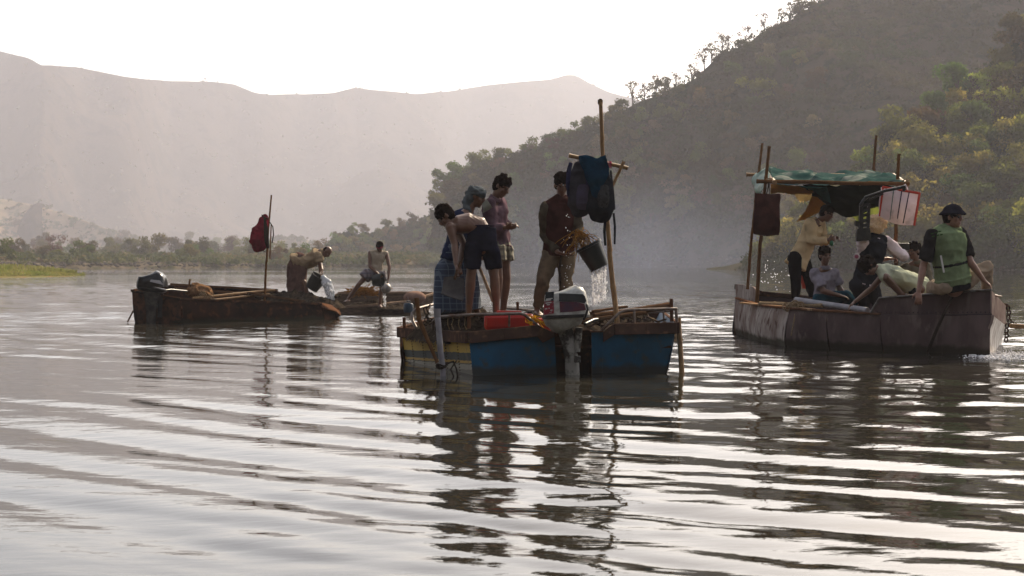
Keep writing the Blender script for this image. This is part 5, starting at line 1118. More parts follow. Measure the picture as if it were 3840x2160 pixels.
# men of the left boat
lungr = mat('lungi_brown', (.16, .095, .08), .9, (.10, .06, .05), 5, trans=.1)
f = Fig('man in tan shirt and brown lungi bending to empty a bucket on the left boat', 33.0, 1.02, vox=.014); f.base(1140, 1138)
f.j('head', 1226, 944); f.j('neck', 1205, 944); f.j('sL', 1190, 958, -.16); f.j('sR', 1192, 950, .2); f.j('hL', 1106, 980, -.1); f.j('hR', 1110, 978, .12)
f.j('kL', 1140, 1058, -.14); f.j('kR', 1110, 1060, .12); f.j('aL', 1158, 1128, -.14); f.j('aR', 1110, 1115, .2)
f.j('eL', 1200, 990, -.2); f.j('wL', 1200, 1018, -.2); f.j('eR', 1200, 985, .2); f.j('wR', 1208, 1012, .0)
f.head((.55, -.2, -.8), (.8, 0, .5), None); f.neck(); f.torso(1, .06); f.arm('sL', 'eL', 'wL'); f.arm('sR', 'eR', 'wR'); f.limb(['kL', 'aL'], [.06, .04]); f.limb(['kR', 'aR'], [.06, .04]); f.b.loft([(f.J['hL'] + f.J['hR']) / 2, (f.J['kL'] + f.J['kR']) / 2], None, [.1, .09], None, 10); f.hand('wL', (.2, 0, -1), (.9, 0, 0), 1, 1.2); f.hand('wR', (.1, 0, -1), (-.9, 0, 0), -1, 1.2); f.foot('aL', (1, -.5, -.3)); f.foot('aR', (1, -.2)); f.finish()
c = MB(); h0 = f.J['head']; c.ell(h0 + f.hu * .015 - f.hf * .045, (f.hr, f.hf, f.hu), (.080, .068, .088), 14, 8); organic('hair', c, .013, hairm, f.root, 2, .003, 20)
f.shirt('shirt', mat('shirt_tan', (.40, .30, .19), .9, (.28, .21, .13), 6, trans=.2), .06, .045, 'short', .09, .013, ws=1.12)
c = MB(); c.loft([P(1122, 975, 33), P(1116, 1000, 33), P(1113, 1050, 33), P(1114, 1094, 33)], np.array((1, .1, 0)), [.185, .225, .235, .225], [.17, .20, .20, .19], 20, True); organic('lungi', c, .014, lungr, f.root, 3, .016, 6, None, .25)
c = MB(); c.loft([P(1086, 1000, 33), P(1084, 1060, 33), P(1088, 1105, 33)], np.array((0, 1., 0)), [.12, .13, .09], .05, 12, False); organic('lungi_tail', c, .015, lungr, f.root, 2, .012, 8)
f = Fig('man in cream vest and pink headband tipping a bucket', 34.5, .97, vox=.014); f.base(1380, 1130)
f.j('head', 1424, 926, -.06); f.j('neck', 1418, 948); f.j('sL', 1388, 948, -.02); f.j('sR', 1448, 950, .08); f.j('hL', 1386, 1022, -.02); f.j('hR', 1424, 1022, .05)
f.j('kL', 1346, 1066, -.1); f.j('kR', 1432, 1082, -.06); f.j('aL', 1306, 1120, .05); f.j('aR', 1424, 1140, .0)
f.j('eL', 1386, 998, -.1); f.j('wL', 1418, 1026, -.22); f.j('eR', 1460, 1000, -.02); f.j('wR', 1456, 1048, -.1)
f.head((-.15, -.75, -.65), (0, -.2, 1), 'short'); f.neck(); f.torso(); f.arm('sL', 'eL', 'wL'); f.arm('sR', 'eR', 'wR'); f.leg('hL', 'kL', 'aL'); f.leg('hR', 'kR', 'aR'); f.hand('wL', (.6, -.2, -.7), (.3, .8, 0), -1, 1.1); f.hand('wR', (-.1, -.1, -1), (-.8, 0, 0), 1, 1.1); f.foot('aL', (-.5, -1)); f.foot('aR', (.4, -1)); f.finish()
f.shirt('vest', mat('vest_cream', (.45, .38, .29), .9, (.34, .28, .21), 6, trans=.2), .04, .022, None, 0, .008, collar=False, vest=True); f.trousers('shorts', plaid('shorts_pale', (.16, .14, .15), (.07, .045, .045), (.06, .055, .08), .11, .4), .46, .045, .008, ra=1.2)
c = MB(); h0 = f.J['head']; c.ell(h0 + f.hu * .035, (f.hr, f.hf, f.hu), (.092, .108, .040), 16, 8); c.ell(h0 + f.hu * .02 - f.hf * .11, (f.hr, f.hf, f.hu), (.05, .03, .04), 8, 6); organic('headband', c, .012, mat('band_pink', (.30, .05, .09), .85, (.2, .04, .06), 9), f.root, 2, .004, 14)
# buckets in their hands
bucket('dark bucket tipped towards the water by the man in the tan shirt', P(1198, 1036, 32.85), P(1168, 1082, 32.9), .19, .15, bkb, P(1203, 1016, 32.85))
t = thing('plastic_bag', 'shiny pale plastic bag of water falling beside the tan shirted man', 'bag', P(1240, 1140, 32.7)); mb = MB(); mb.loft([P(1212, 1040, 32.75), P(1225, 1062, 32.7), P(1236, 1090, 32.7), P(1244, 1118, 32.7), P(1244, 1142, 32.7)], np.array((1., 0, 0)), [.06, .12, .11, .08, .05], [.05, .09, .09, .06, .03], 14)
organic('sheet', mb, .014, mat('plastic_clear', (.6, .62, .66), .15, (.4, .42, .45), 9, trans=.35, spec=1), t, 2, .008, 9)
drops('water_spray', 'water running off beside the tan shirted man', lambda: P(1215 + rng.normal() * 5 + 0, rng.uniform(1060, 1150), 32.6) + (rng.uniform(0, .18), 0, 0), 90, .011, 2)
bucket('black bucket tipped sideways by the man in the cream vest', P(1434, 1050, 34.2), P(1400, 1052, 34.25), .17, .13, bkb, None)
t = thing('steel_pot', 'small dull metal pot beside the bucket of the man in the cream vest', 'pot', P(1450, 1095, 34.1)); MB().lathe(P(1440, 1072, 34.1), (.5, -.1, -.6), [(0, .1), (.05, .13), (.14, .12), (.19, .06), (.2, 0)], 20).build('bowl', mat('pot_metal', (.30, .27, .24), .45, (.15, .13, .12), 9, metal=.3), t)
drops('water_spray', 'thin stream of water falling from the pot of the man in the cream vest', lambda: P(1443 + rng.normal() * 3, rng.uniform(1098, 1150), 34.1), 50, .012, 2)
# second wooden boat behind
wb = thing('boat', 'weathered wooden boat with a pointed bow, lying behind the rusty left boat', 'boat', (-3, 36.5, 0))
n0, n1, n2, n3, n4 = P(1120, 1150, 34.4), P(1269, 1153, 34.8), P(1420, 1143, 35.2), P(1530, 1130, 35.9), P(1634, 1099, 37.2)
b0, b1, b2, b3, b4 = [np.array((p[0] - q, p[1] + .1, -.15)) for p, q in ((n0, 0), (n1, 0), (n2, 0), (n3, .05), (n4, .35))]
woodg = mat('boat_wood', (.13, .095, .07), .85, (.07, .05, .038), 4, bump=.004, stretch=(1, 1, 5), col3=(.05, .035, .03))
f0, f1, f2 = P(1268, 1098, 37.0), P(1420, 1097, 37.3), P(1560, 1096, 37.8)
hull_panels(wb, [n0, n1, n2, n3, n4], [b0, b1, b2, b3, b4], ['side_strake'] * 4, [woodg] * 4, [1, 2, 2, 2], belly=.07); hull_panels(wb, [n4, f2, f1, f0, n0], [b4, f2 * (1, 1, 0) - (0, 0, .15), f1 * (1, 1, 0) - (0, 0, .15), f0 * (1, 1, 0) - (0, 0, .15), b0], ['far_strake'] * 4, [woodg] * 4, [1, 1, 1, 1], belly=.02)
for a, b in ((n0, n1), (n1, n2), (n2, n3), (n3, n4), (n4, f2), (f2, f1), (f1, f0)): MB().beam(a, b, .08, .055).build('gunwale', mat('wood_pale', (.24, .17, .12), .8, (.15, .10, .07), 5), wb, False, .006)
rg = [n0, n1, n2, n3, lerp(n3, n4, .75), f2, f1, f0]; solid('deck', [p * (1, 1, 0) + (0, .06 if i < 5 else -.06, .10) for i, p in enumerate(rg)], [p * (1, 1, 0) for p in rg], woodg, wb)
for px in (1480, 1570): MB().beam(np.array(((px - 1920) / F * 36.1, 36.1, .22)), np.array(((px - 1930) / F * 37.2, 37.2, .24)), .14, .03).build('thwart', woodg, wb, False, .005)
heap('silt_heap', (-3.35, 35.7, .14), .95, .7, .17, siltm, 'silt heap under the man in the cream vest in the wooden boat', seed=43)
mb = MB()
for i in range(120):
    a = P(1365 + rng.normal() * 22, 1090 + rng.normal() * 5, 35.3 + rng.normal() * .15); mb.tube([a, a + rng.normal(size=3) * (.12, .08, .05), a + rng.normal(size=3) * (.16, .1, .06) - (0, 0, .05)], .008, 4)
tag(mb.build('dry_weed', weedm, None), 'clump of dry ochre weed on the silt in the wooden boat', 'weed', None, 'stuff')
t = thing('clay_pot', 'big round brown pot lying in the bow of the wooden boat', 'pot', P(1556, 1134, 36.2)); mb = MB().ell(P(1555, 1116, 36.2), np.eye(3), (.29, .27, .17), 20, 12); mb.build('body', mat('clay', (.24, .15, .11), .8, (.16, .10, .08), 5, bump=.002), t); MB().lathe(P(1532, 1126, 36.0), (-1, -.3, -.1), [(0, .10), (.04, .11), (.06, .09), (.03, .07)], 16).build('mouth', mat('clay_dark', (.10, .06, .05), .8), t)
t = thing('drum', 'small dark blue plastic drum tied between the wooden boat and the blue boat', 'drum', P(1532, 1170, 30)); MB().lathe(P(1532, 1172, 30.0), (0, 0, 1), [(0, 0), (0, .09), (.03, .105), (.17, .105), (.20, .08), (.20, 0)], 22).build('shell', mat('drum_blue', (.012, .03, .055), .5, (.02, .04, .06), 8), t); MB().lathe(P(1532, 1132, 30.0), (0, 0, 1), [(0, .045), (.02, .045), (.02, 0)], 14).build('lid', black, t)

# ------------------------------------------------------------------ the covered boat on the right
rbm = mat('hull_grey_red', (.125, .09, .088), .7, (.075, .052, .052), 2.2, bump=.005, bsc=12, col3=(.14, .11, .10), stretch=(1, 1, .45), wl=.10); rbl = mat('hull_pale_mottled', (.36, .32, .29), .6, (.20, .15, .13), 3.5, bump=.004, bsc=14, col3=(.10, .06, .05), stretch=(1, 1, .4), wl=.08)  # rbl: paler, mottled colour on the stern-side plates
rbd = mat('hull_lower', (.075, .055, .06), .6, (.045, .035, .04), 1.8, bump=.005, bsc=10)
bt_ = thing('boat', 'big rusty steel boat crowded with people under a tarpaulin, on the right', 'boat', (5.6, 23, 0))
wl = [(2789, 1251, 26.0), (2859, 1280, 23.7), (2973, 1299, 22.2), (3144, 1311, 21.5), (3335, 1321, 20.9), (3540, 1329, 20.4), (3722, 1336, 20.0)]
gt = [(2762, 1120), (2855, 1148), (2962, 1158), (3100, 1169), (3300, 1180), (3540, 1181), (3718, 1178)]
TP = [P(g[0], g[1], w_[2] - .12) for g, w_ in zip(gt, wl)]; BT = [P(*w_) - (0, 0, .3) + np.array((.03, .05, 0)) for w_ in wl]
hull_panels(bt_, TP, BT, ['side_plate'] * 6, [rbl, rbl, rbm, rbm, rbm, rbm], [2, 3, 2, 2, 2, 2], belly=.12, rows=9)
# raised bow plate above the rivet line
TU = [P(3262, 1176, 20.88), P(3296, 1120, 20.85), P(3400, 1112, 20.6), P(3540, 1101, 20.3), P(3718, 1089, 19.9)]; TD = [P(3262, 1182, 20.88), P(3300, 1182, 20.83), P(3400, 1182, 20.6), P(3540, 1182, 20.3), P(3718, 1179, 19.9)]
hull_panels(bt_, TU, TD, ['raised_plate'] * 4, [rbm] * 4, [1] * 4, belly=.0, rows=3)
MB().tube([p + (0, -.02, .01) for p in TU], .016, 8).build('plate_edge', steel, bt_); MB().tube([p + (0, -.015, 0) for p in TD[1:]], .014, 8).build('rivet_band', rbd, bt_)
mb = MB()
for i in range(26): t = i / 25; p = P(3290 + (3712 - 3290) * t, 1170 + 2 * math.sin(t * 3), 20.86 - .96 * t - .03); mb.ell(p, np.eye(3), (.011, .010, .011), 8, 5)
mb.build('rivets', rbd, bt_)['kind'] = 'stuff'
mb = MB()
for (px, ) in ((2800,), (2905,), (2940,), (3010,), (3045,)):
    for q in range(12): p = P(px + q * 1.2, 1165 + q * 9.5, np.interp(px, [w_[0] for w_ in wl], [w_[2] for w_ in wl]) - .17); mb.ell(p, np.eye(3), (.012, .012, .02), 6, 4)
mb.build('seam_rivets', rust, bt_)['kind'] = 'stuff'
# bow
bw = [P(3718, 1089, 19.9), P(3772, 1146, 22.5)]; bwm = [P(3718, 1179, 19.9), P(3774, 1222, 22.5)]; bwb = [P(3716, 1340, 20.0) - (0, 0, .2), P(3764, 1312, 22.3) - (0, 0, .2)]
hull_panels(bt_, bw, bwm, ['bow_plate'], [mat('bow_pale', (.28, .22, .19), .6, (.18, .13, .12), 6)], [1], belly=0, rows=3); hull_panels(bt_, bwm, bwb, ['bow_lower_plate'], [mat('bow_lit_pale', (.85, .80, .75), .5, (.5, .42, .36), 5)], [1], belly=-.06, rows=6)  # lower plate whitened, light thrown up from the water put into its colour
MB().tube([P(3692, 1275, 19.95), P(3703, 1245, 19.9), P(3718, 1210, 19.85), P(3724, 1182, 19.85)], .018, 7).build('bow_seam', mat('bow_pale', (.28, .22, .19)), bt_)
FP = [P(3771, 1150, 22.6), np.array((7.5, 24.4, .62)), np.array((6.3, 26.2, .62)), P(3035, 1118, 27.2), P(2850, 1100, 27.4), P(2762, 1075, 26.6)]; FB = [p * (1, 1, 0) - (.1, 0, .2) for p in FP]
hull_panels(bt_, FP, FB, ['far_plate'] * 5, [rbd] * 5, [2, 2, 2, 1, 1], belly=.0)
# raised stern plate with the rounded corner
V = [P(x, y, 26.3 - (x - 2760) / 85 * 1.6) for x, y in ((2760, 1125), (2758, 1072), (2764, 1067), (2800, 1072), (2822, 1076), (2832, 1084), (2836, 1100), (2838, 1145))]; W = [v + (.05, .05, 0) for v in V]; n_ = len(V)
mk('stern_plate', V + W, [tuple(range(n_)), tuple(range(2 * n_ - 1, n_ - 1, -1))] + [(i, (i + 1) % n_, (i + 1) % n_ + n_, i + n_) for i in range(n_)], rbl, bt_, False, .006)
ins = [p * (1, 1, 0) + (.04, .12, .42) for p in TP[:-1]] + [TP[-1] * (1, 1, 0) + (-.12, .25, .42), FP[0] * (1, 1, 0) + (-.6, -.3, .42)] + [p * (1, 1, 0) + (-.05, -.08, .42) for p in FP[1:]]; solid('deck', ins, [p * (1, 1, 0) for p in ins], rust, bt_, False, 0)
for a, b in zip(TP[:5], TP[1:5]): MB().beam(a + (0, 0, .01), b + (0, 0, .01), .07, .03).build('gunwale', rustlight, bt_, False, .005)
for a, b in zip(FP[:-1], FP[1:]): MB().beam(a, b, .09, .09).build('gunwale', rust, bt_, False, .005)
MB().beam(P(3130, 1171, 21.35), P(3136, 1230, 21.3), .035, .05, (0, 1, 0)).build('cleat', black, bt_, False, .005)
MB().tube([P(3572, 1110, 20.1), P(3545, 1165, 20.1), P(3515, 1230, 20.2), P(3478, 1320, 20.35)], .022, 6).build('hull_strap', ropedark, bt_)
# loose things in the covered boat
single(MB().beam(P(2782, 1136, 24.5), P(3048, 1161, 21.6), .09, .03), 'plank', mat('plank_tan', (.42, .27, .16), .75, (.26, .16, .09), 5, bump=.002), 'long tan plank lying along the edge of the covered boat', 'plank', None, False, .005)
single(MB().tube([P(2984, 1124, 22.6), P(3254, 1164, 21.2)], .045, 14), 'pipe', pvc, 'long grey pipe lying in front of the seated man in the covered boat', 'pipe')
single(MB().bamboo(P(2850, 1138, 23.6), P(3085, 1146, 22.0), .035), 'pole', ropem, 'pale pole lying behind the tan plank of the covered boat', 'pole')
mb = MB()
for i in range(16): c0 = P(2978 + rng.normal() * 14, 1146 + rng.normal() * 5, 22.1); ax_ = nrm(rng.normal(size=3)); l_ = nrm(np.cross(ax_, (0, 0, 1))); b2 = np.cross(ax_, l_); mb.tube([c0 + (l_ * math.cos(a) + b2 * math.sin(a)) * .06 for a in np.linspace(0, 6, 12)], .010, 5)
mb.tube([P(2985, 1155, 22.0), P(2978, 1200, 21.95), P(2968, 1255, 22.0), P(2972, 1295, 22.1)], .012, 6)
tag(mb.build('rope', ropem, None), 'knot of pale rope on the tan plank with its end hanging down the hull', 'rope')
MBt = MB().tube([P(3790, 1222, 20.4), P(3900, 1228, 20.0)], .035, 10); single(MBt, 'bamboo_pole', bamboom, 'bamboo pole running out ahead of the covered boat at the picture edge', 'pole')
mb = MB()
for i, (x, y) in enumerate(((3780, 1155), (3784, 1172), (3781, 1190), (3786, 1206), (3796, 1216), (3810, 1222), (3776, 1222), (3774, 1240), (3775, 1258), (3773, 1275))): mb.tube([P(x + math.cos(a) * 6, y + math.sin(a) * 9, 20.8 + .03 * math.sin(a + i)) for a in np.linspace(0, 6.28, 12)], .011, 6)
tag(mb.build('chain', rust, None), 'rusty chain and knots hanging from the bow of the covered boat', 'chain')
# canopy
cn = thing('tarpaulin_canopy', 'torn green tarpaulin on bamboo poles shading the covered boat', 'canopy', (5.2, 23.5, .4))
for (a, b, r_) in (((2859, 537, 24.6), (2803, 1085, 24.6), .027), ((2885, 548, 23.0), (2838, 1135, 23.0), .032), ((3286, 508, 25.2), (3262, 1000, 25.2), .028), ((3371, 577, 22.3), (3361, 1090, 22.3), .032)):
    MB().bamboo(P(*b), P(*a), r_, r_ * .8, .5, .02).build('pole', bamboodark if r_ < .03 else bamboodark, cn)
MB().bamboo(P(2798, 655, 25.2), P(3330, 655, 24.9), .033, .028, .5).build('cross_pole', bamboom, cn); MB().bamboo(P(2838, 680, 22.9), P(3410, 690, 21.9), .034, .03, .5).build('cross_pole', bamboodark, cn)
for (a, b) in (((2905, 684, 22.6), (2870, 640, 25.3)), ((3400, 692, 21.9), (3350, 655, 25))): MB().bamboo(P(*a), P(*b), .036, .03, .5).build('side_pole', bamboom, cn)
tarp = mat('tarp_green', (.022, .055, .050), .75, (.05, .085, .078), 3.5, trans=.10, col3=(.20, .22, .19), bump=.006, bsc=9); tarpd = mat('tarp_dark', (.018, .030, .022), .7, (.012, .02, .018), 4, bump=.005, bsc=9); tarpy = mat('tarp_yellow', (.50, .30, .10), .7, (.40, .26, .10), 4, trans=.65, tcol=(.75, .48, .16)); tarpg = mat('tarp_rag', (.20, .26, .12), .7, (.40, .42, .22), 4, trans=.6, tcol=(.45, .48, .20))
sheet('roof_sheet', [[(2862, 632, 25.4), (2960, 648, 25.3), (3100, 652, 25.2), (3250, 652, 25.1), (3350, 668, 25.0)], [(2885, 640, 24.4), (2980, 652, 24.3), (3110, 664, 24.2), (3250, 660, 24.1), (3370, 670, 24)], [(2895, 668, 23.2), (2990, 682, 23.1), (3110, 683, 23.0), (3250, 676, 22.8), (3385, 684, 22.4)], [(2905, 684, 22.8), (2990, 696, 22.8), (3110, 693, 22.7), (3250, 690, 22.4), (3395, 690, 21.9)]], tarp, cn, 50, 70, .008, .055, 3.4)
sheet('corner_flap', [[(2866, 634, 25.0), (2880, 640, 24.2), (2895, 668, 23.4)], [(2838, 655, 25), (2852, 672, 24.2), (2872, 690, 23.3)], [(2824, 680, 24.9), (2836, 705, 24.1), (2860, 722, 23.3)], [(2832, 705, 24.9), (2842, 722, 24.1), (2862, 728, 23.4)]], mat('tarp_pale', (.16, .30, .25), .5, (.30, .38, .32), 4, trans=.4, bump=.006, bsc=9), cn, 24, 24, .008, .03, 5)
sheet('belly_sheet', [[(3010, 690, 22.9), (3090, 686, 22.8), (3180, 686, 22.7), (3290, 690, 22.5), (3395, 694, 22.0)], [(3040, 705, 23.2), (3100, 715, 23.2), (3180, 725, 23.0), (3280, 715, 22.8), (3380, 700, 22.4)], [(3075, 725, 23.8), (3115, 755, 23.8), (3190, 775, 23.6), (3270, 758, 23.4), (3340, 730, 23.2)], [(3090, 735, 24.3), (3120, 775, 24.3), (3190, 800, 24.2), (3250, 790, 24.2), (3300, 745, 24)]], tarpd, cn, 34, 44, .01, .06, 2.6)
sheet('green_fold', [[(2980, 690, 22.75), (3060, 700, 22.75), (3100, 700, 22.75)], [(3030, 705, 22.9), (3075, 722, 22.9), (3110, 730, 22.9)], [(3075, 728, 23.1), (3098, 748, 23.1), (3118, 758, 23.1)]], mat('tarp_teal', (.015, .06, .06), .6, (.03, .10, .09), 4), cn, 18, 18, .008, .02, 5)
sheet('yellow_sheet', [[(2890, 688, 23.0), (2940, 692, 23.0), (3000, 700, 23.0), (3045, 712, 23.0)], [(2890, 708, 23.3), (2940, 712, 23.3), (3000, 716, 23.3), (3050, 722, 23.2)], [(2888, 726, 23.8), (2940, 724, 23.8), (3000, 726, 23.8), (3040, 726, 23.6)]], tarpy, cn, 18, 30, .006, .02, 6)
sheet('yellow_rag', [[(2975, 722, 24.6), (3000, 720, 24.6), (3040, 722, 24.6), (3092, 728, 24.6)], [(2982, 735, 24.6), (3005, 742, 24.6), (3030, 740, 24.6), (3095, 750, 24.6)], [(2990, 748, 24.6), (3008, 758, 24.6), (3025, 752, 24.6), (3092, 772, 24.6)]], mat('rag_pale', (.50, .42, .28), .7, (.40, .32, .18), 4, trans=.65, tcol=(.75, .62, .38)), cn, 16, 24, .006, .02, 6, rag=2.5)
sheet('orange_cloth', [[(3050, 722, 24.2), (3065, 720, 24.2), (3078, 722, 24.2), (3090, 730, 24.2)], [(3040, 745, 24.2), (3058, 745, 24.2), (3078, 750, 24.2), (3096, 760, 24.2)], [(3020, 790, 24.15), (3034, 788, 24.15), (3055, 785, 24.15), (3080, 790, 24.2)], [(2988, 830, 24.1), (2998, 828, 24.1), (3010, 824, 24.1), (3020, 822, 24.1)]], mat('cloth_orange', (.42, .25, .07), .8, (.30, .17, .05), 6, trans=.45, tcol=(.62, .38, .10)), cn, 26, 20, .006, .03, 7)
sheet('green_rag', [[(3120, 745, 24.5), (3180, 760, 24.5), (3240, 770, 24.5), (3310, 745, 24.5)], [(3130, 775, 24.5), (3175, 778, 24.5), (3235, 800, 24.5), (3300, 775, 24.5)], [(3138, 795, 24.5), (3165, 775, 24.5), (3225, 835, 24.5), (3290, 830, 24.5)]], tarpg, cn, 26, 44, .006, .03, 5, rag=4)
mb = MB()
for c0 in (P(2884, 684, 22.95), P(3395, 690, 21.95), P(3362, 690, 22.2)):
    for k in range(4): mb.tube([c0 + (math.cos(a) * .05, math.sin(a) * .05, .02 * math.sin(a + k) + .015 * k) for a in np.linspace(0, 6.28, 12)], .009, 5)
mb.build('lashing', ropem, cn)
t = thing('shopping_bag', 'dark brown cloth bag hanging from the left poles of the covered boat', 'bag', P(2872, 878, 22.8))
sheet('cloth', [[(2836, 730, 22.7), (2872, 733, 22.62), (2918, 732, 22.7)], [(2833, 780, 22.62), (2872, 785, 22.55), (2916, 785, 22.62)], [(2830, 840, 22.6), (2872, 845, 22.52), (2915, 845, 22.6)], [(2829, 872, 22.64), (2870, 876, 22.6), (2914, 875, 22.64)]], mat('bag_brown', (.060, .022, .018), .75, (.035, .014, .012), 6, bump=.004), t, 24, 18, .13, .012, 6)
MB().tube([P(2874, 732, 22.7), P(2880, 705, 22.75), P(2882, 685, 22.8)], .008, 6).build('strap', ropedark, t); MB().tube([P(2886, 732, 22.7), P(2884, 705, 22.75), P(2884, 685, 22.8)], .008, 6).build('strap', ropedark, t)
t = thing('shopping_bag', 'white woven bag with red edges and stripes, hanging on the canopy pole', 'bag', P(3380, 845, 22.0)); wh = mat('bag_white', (.85, .72, .72), .6, (.75, .62, .64), 5, trans=.35, bump=.003)
def bagp(u, v, y=21.85): a = lerp(np.array((3306, 702.)), np.array((3444, 726.)), u); b = lerp(np.array((3294, 810.)), np.array((3424, 845.)), u); q = lerp(a, b, v); return (q[0], q[1] + 6 * math.sin(math.pi * u) * v, y - .1 * math.sin(math.pi * u) * math.sin(math.pi * v))
sheet('panel', [[bagp(u, v) for u in (0, .33, .66, 1)] for v in (0, .33, .66, 1)], wh, t, 26, 30, .10, .010, 5)
redm = mat('edge_red', (.50, .07, .05), .6); dkm = mat('stripe_dark', (.07, .05, .07), .7)
for (p0, p1, m_, w_) in (((0, 0), (1, 0), redm, .018), ((0, 0), (0, 1), redm, .012), ((1, 0), (1, 1), redm, .018), ((.30, .02), (.30, .98), mat('stripe_green', (.05, .14, .11), .7), .006), ((.52, .02), (.50, .98), dkm, .009), ((.72, .02), (.68, .98), dkm, .009), ((.03, 0), (.0, 1), redm, .01)):
    pts = [P(*bagp(lerp(p0[0], p1[0], q), lerp(p0[1], p1[1], q))) - (0, .064, 0) for q in np.linspace(0, 1, 9)]; MB().loft(pts, nrm(np.cross(pts[-1] - pts[0], (0, 1, 0))), w_, .007, 8).build('stripe' if m_ is not redm else 'red_edge', m_, t)
MB().tube([P(3375, 720, 21.85), P(3385, 700, 21.85), P(3395, 692, 21.9), P(3402, 705, 21.85), P(3412, 728, 21.85)], .012, 6).build('handle', wh, t)

# ---- people of the covered boat
f = Fig('man in a pale yellow shirt stooping under the tarpaulin canopy', 23.2, 1.0); f.base(2990, 1130)
f.j('head', 3100, 800, -.06); f.j('neck', 3072, 832); f.j('sL', 3038, 838, -.14); f.j('sR', 3074, 840, .2); f.j('hL', 2980, 968, -.12); f.j('hR', 3010, 972, .14)
f.j('kL', 2984, 1050, -.12); f.j('kR', 3035, 1050, .16); f.j('aL', 2984, 1122, -.1); f.j('aR', 3046, 1118, .2)
f.j('eL', 3046, 902, -.2); f.j('wL', 3106, 900, -.25); f.j('eR', 3085, 905, .2); f.j('wR', 3120, 892, -.05)
f.head((.8, -.35, -.45), (.35, 0, 1), 'short'); f.neck(); f.torso(); f.arm('sL', 'eL', 'wL'); f.arm('sR', 'eR', 'wR'); f.leg('hL', 'kL', 'aL'); f.leg('hR', 'kR', 'aR'); f.hand('wL', (.95, 0, .2), (0, .9, .2), 1, 1.0); f.hand('wR', (.8, -.4, 0), (0, -.5, -.6), -1, 1.0); f.foot('aL', (1, -.3)); f.foot('aR', (1, -.3)); f.finish()
f.shirt('shirt', mat('shirt_yellow', (.85, .66, .40), .9, (.75, .58, .34), 6, trans=.3, tcol=(.75, .55, .25)), .14, .032, 'long', 0, .010, flare=1.2); f.trousers('trousers', mat('trousers_black', (.010, .009, .010), .8), 1, .024, .006)
single(MB().ell(P(3118, 912, 22.95), np.eye(3), (.035, .03, .05), 10, 8), 'green_bottle', mat('green_plastic', (.02, .12, .05), .3), 'small green bottle in the hands of the man in the yellow shirt', 'bottle')
f = Fig('young man in a light grey shirt sitting below the man in the yellow shirt', 22.3, 1.0); f.base(3090, 1135)
f.j('head', 3094, 960, -.03); f.j('neck', 3094, 1004); f.j('sL', 3058, 1028, -.02); f.j('sR', 3128, 1028, .10); f.j('hL', 3075, 1122, -.02); f.j('hR', 3112, 1122, .12)
f.j('kL', 3165, 1112, -.1); f.j('kR', 3172, 1108, .18); f.j('aL', 3200, 1145, .0); f.j('aR', 3210, 1140, .3); f.j('eL', 3088, 1092, -.2); f.j('wL', 3148, 1108, -.22); f.j('eR', 3148, 1080, .08); f.j('wR', 3172, 1112, .0)
f.head((.25, -.95, -.02), (0, 0, 1), 'thick'); f.neck(); f.torso(); f.arm('sL', 'eL', 'wL'); f.arm('sR', 'eR', 'wR'); f.leg('hL', 'kL', 'aL'); f.leg('hR', 'kR', 'aR'); f.hand('wL', (.95, 0, -.2), (0, .2, -1), 1, .5); f.hand('wR', (.9, -.2, -.3), (0, 0, -1), -1, .5); f.finish()
f.shirt('shirt', mat('shirt_grey', (.26, .235, .27), .9, (.20, .18, .21), 6), .0, .034, 'short', 0, .010); f.trousers('trousers', mat('trousers_teal', (.015, .06, .085), .85, (.012, .04, .06), 6), 1, .026, .006)
f = Fig('blond cameraman in a black support vest under the canopy, seen from behind', 22.0, 1.06, sk=skin_pale); f.base(3250, 1130)
f.j('head', 3290, 850, .03); f.j('neck', 3280, 892); f.j('sL', 3236, 908, -.12); f.j('sR', 3322, 908, .1); f.j('hL', 3214, 1068, -.05); f.j('hR', 3268, 1072, .1)
f.j('kL', 3240, 1130, .3); f.j('kR', 3290, 1130, .3); f.j('aL', 3240, 1150, .6); f.j('aR', 3290, 1150, .6); f.j('eL', 3240, 985, .1); f.j('wL', 3330, 970, .25); f.j('eR', 3388, 960, .0); f.j('wR', 3366, 928, .2)
f.head((.55, .85, -.1), (0, 0, 1), 'shaggy', hairb, 1.32); f.neck(); f.torso(); f.arm('sL', 'eL', 'wL'); f.arm('sR', 'eR', 'wR'); f.leg('hL', 'kL', 'aL'); f.leg('hR', 'kR', 'aR'); f.hand('wL', (1, 0, 0), (0, 0, -1), 1, 1.0); f.hand('wR', (-.5, .3, .6), (0, .9, 0), 1, 1.0); f.finish()
f.shirt('shirt', mat('shirt_white', (.7, .6, .62), .9, (.6, .5, .52), 6), -.02, .034, 'rolled', 0, .009); f.shirt('support_vest', mat('vest_black', (.010, .011, .014), .7, (.018, .02, .026), 7), .02, .050, None, 0, .004, collar=False, vest=True, flare=1.0, ws=1.0); f.trousers('trousers', mat('trousers_dark', (.02, .02, .025), .8), 1, .026, .006)
MB().lathe(P(3212, 962, 21.72), (-.15, -1, 0), [(0, .0), (0, .052), (.012, .052), (.012, .0)], 24).build('round_patch', mat('patch_white', (.5, .45, .45), .6), f.root); MB().lathe(P(3212, 962, 21.70), (-.15, -1, 0), [(0, .0), (0, .030), (.012, .030), (.012, .0)], 20).build('patch_mark', mat('patch_red', (.25, .06, .10), .6), f.root)
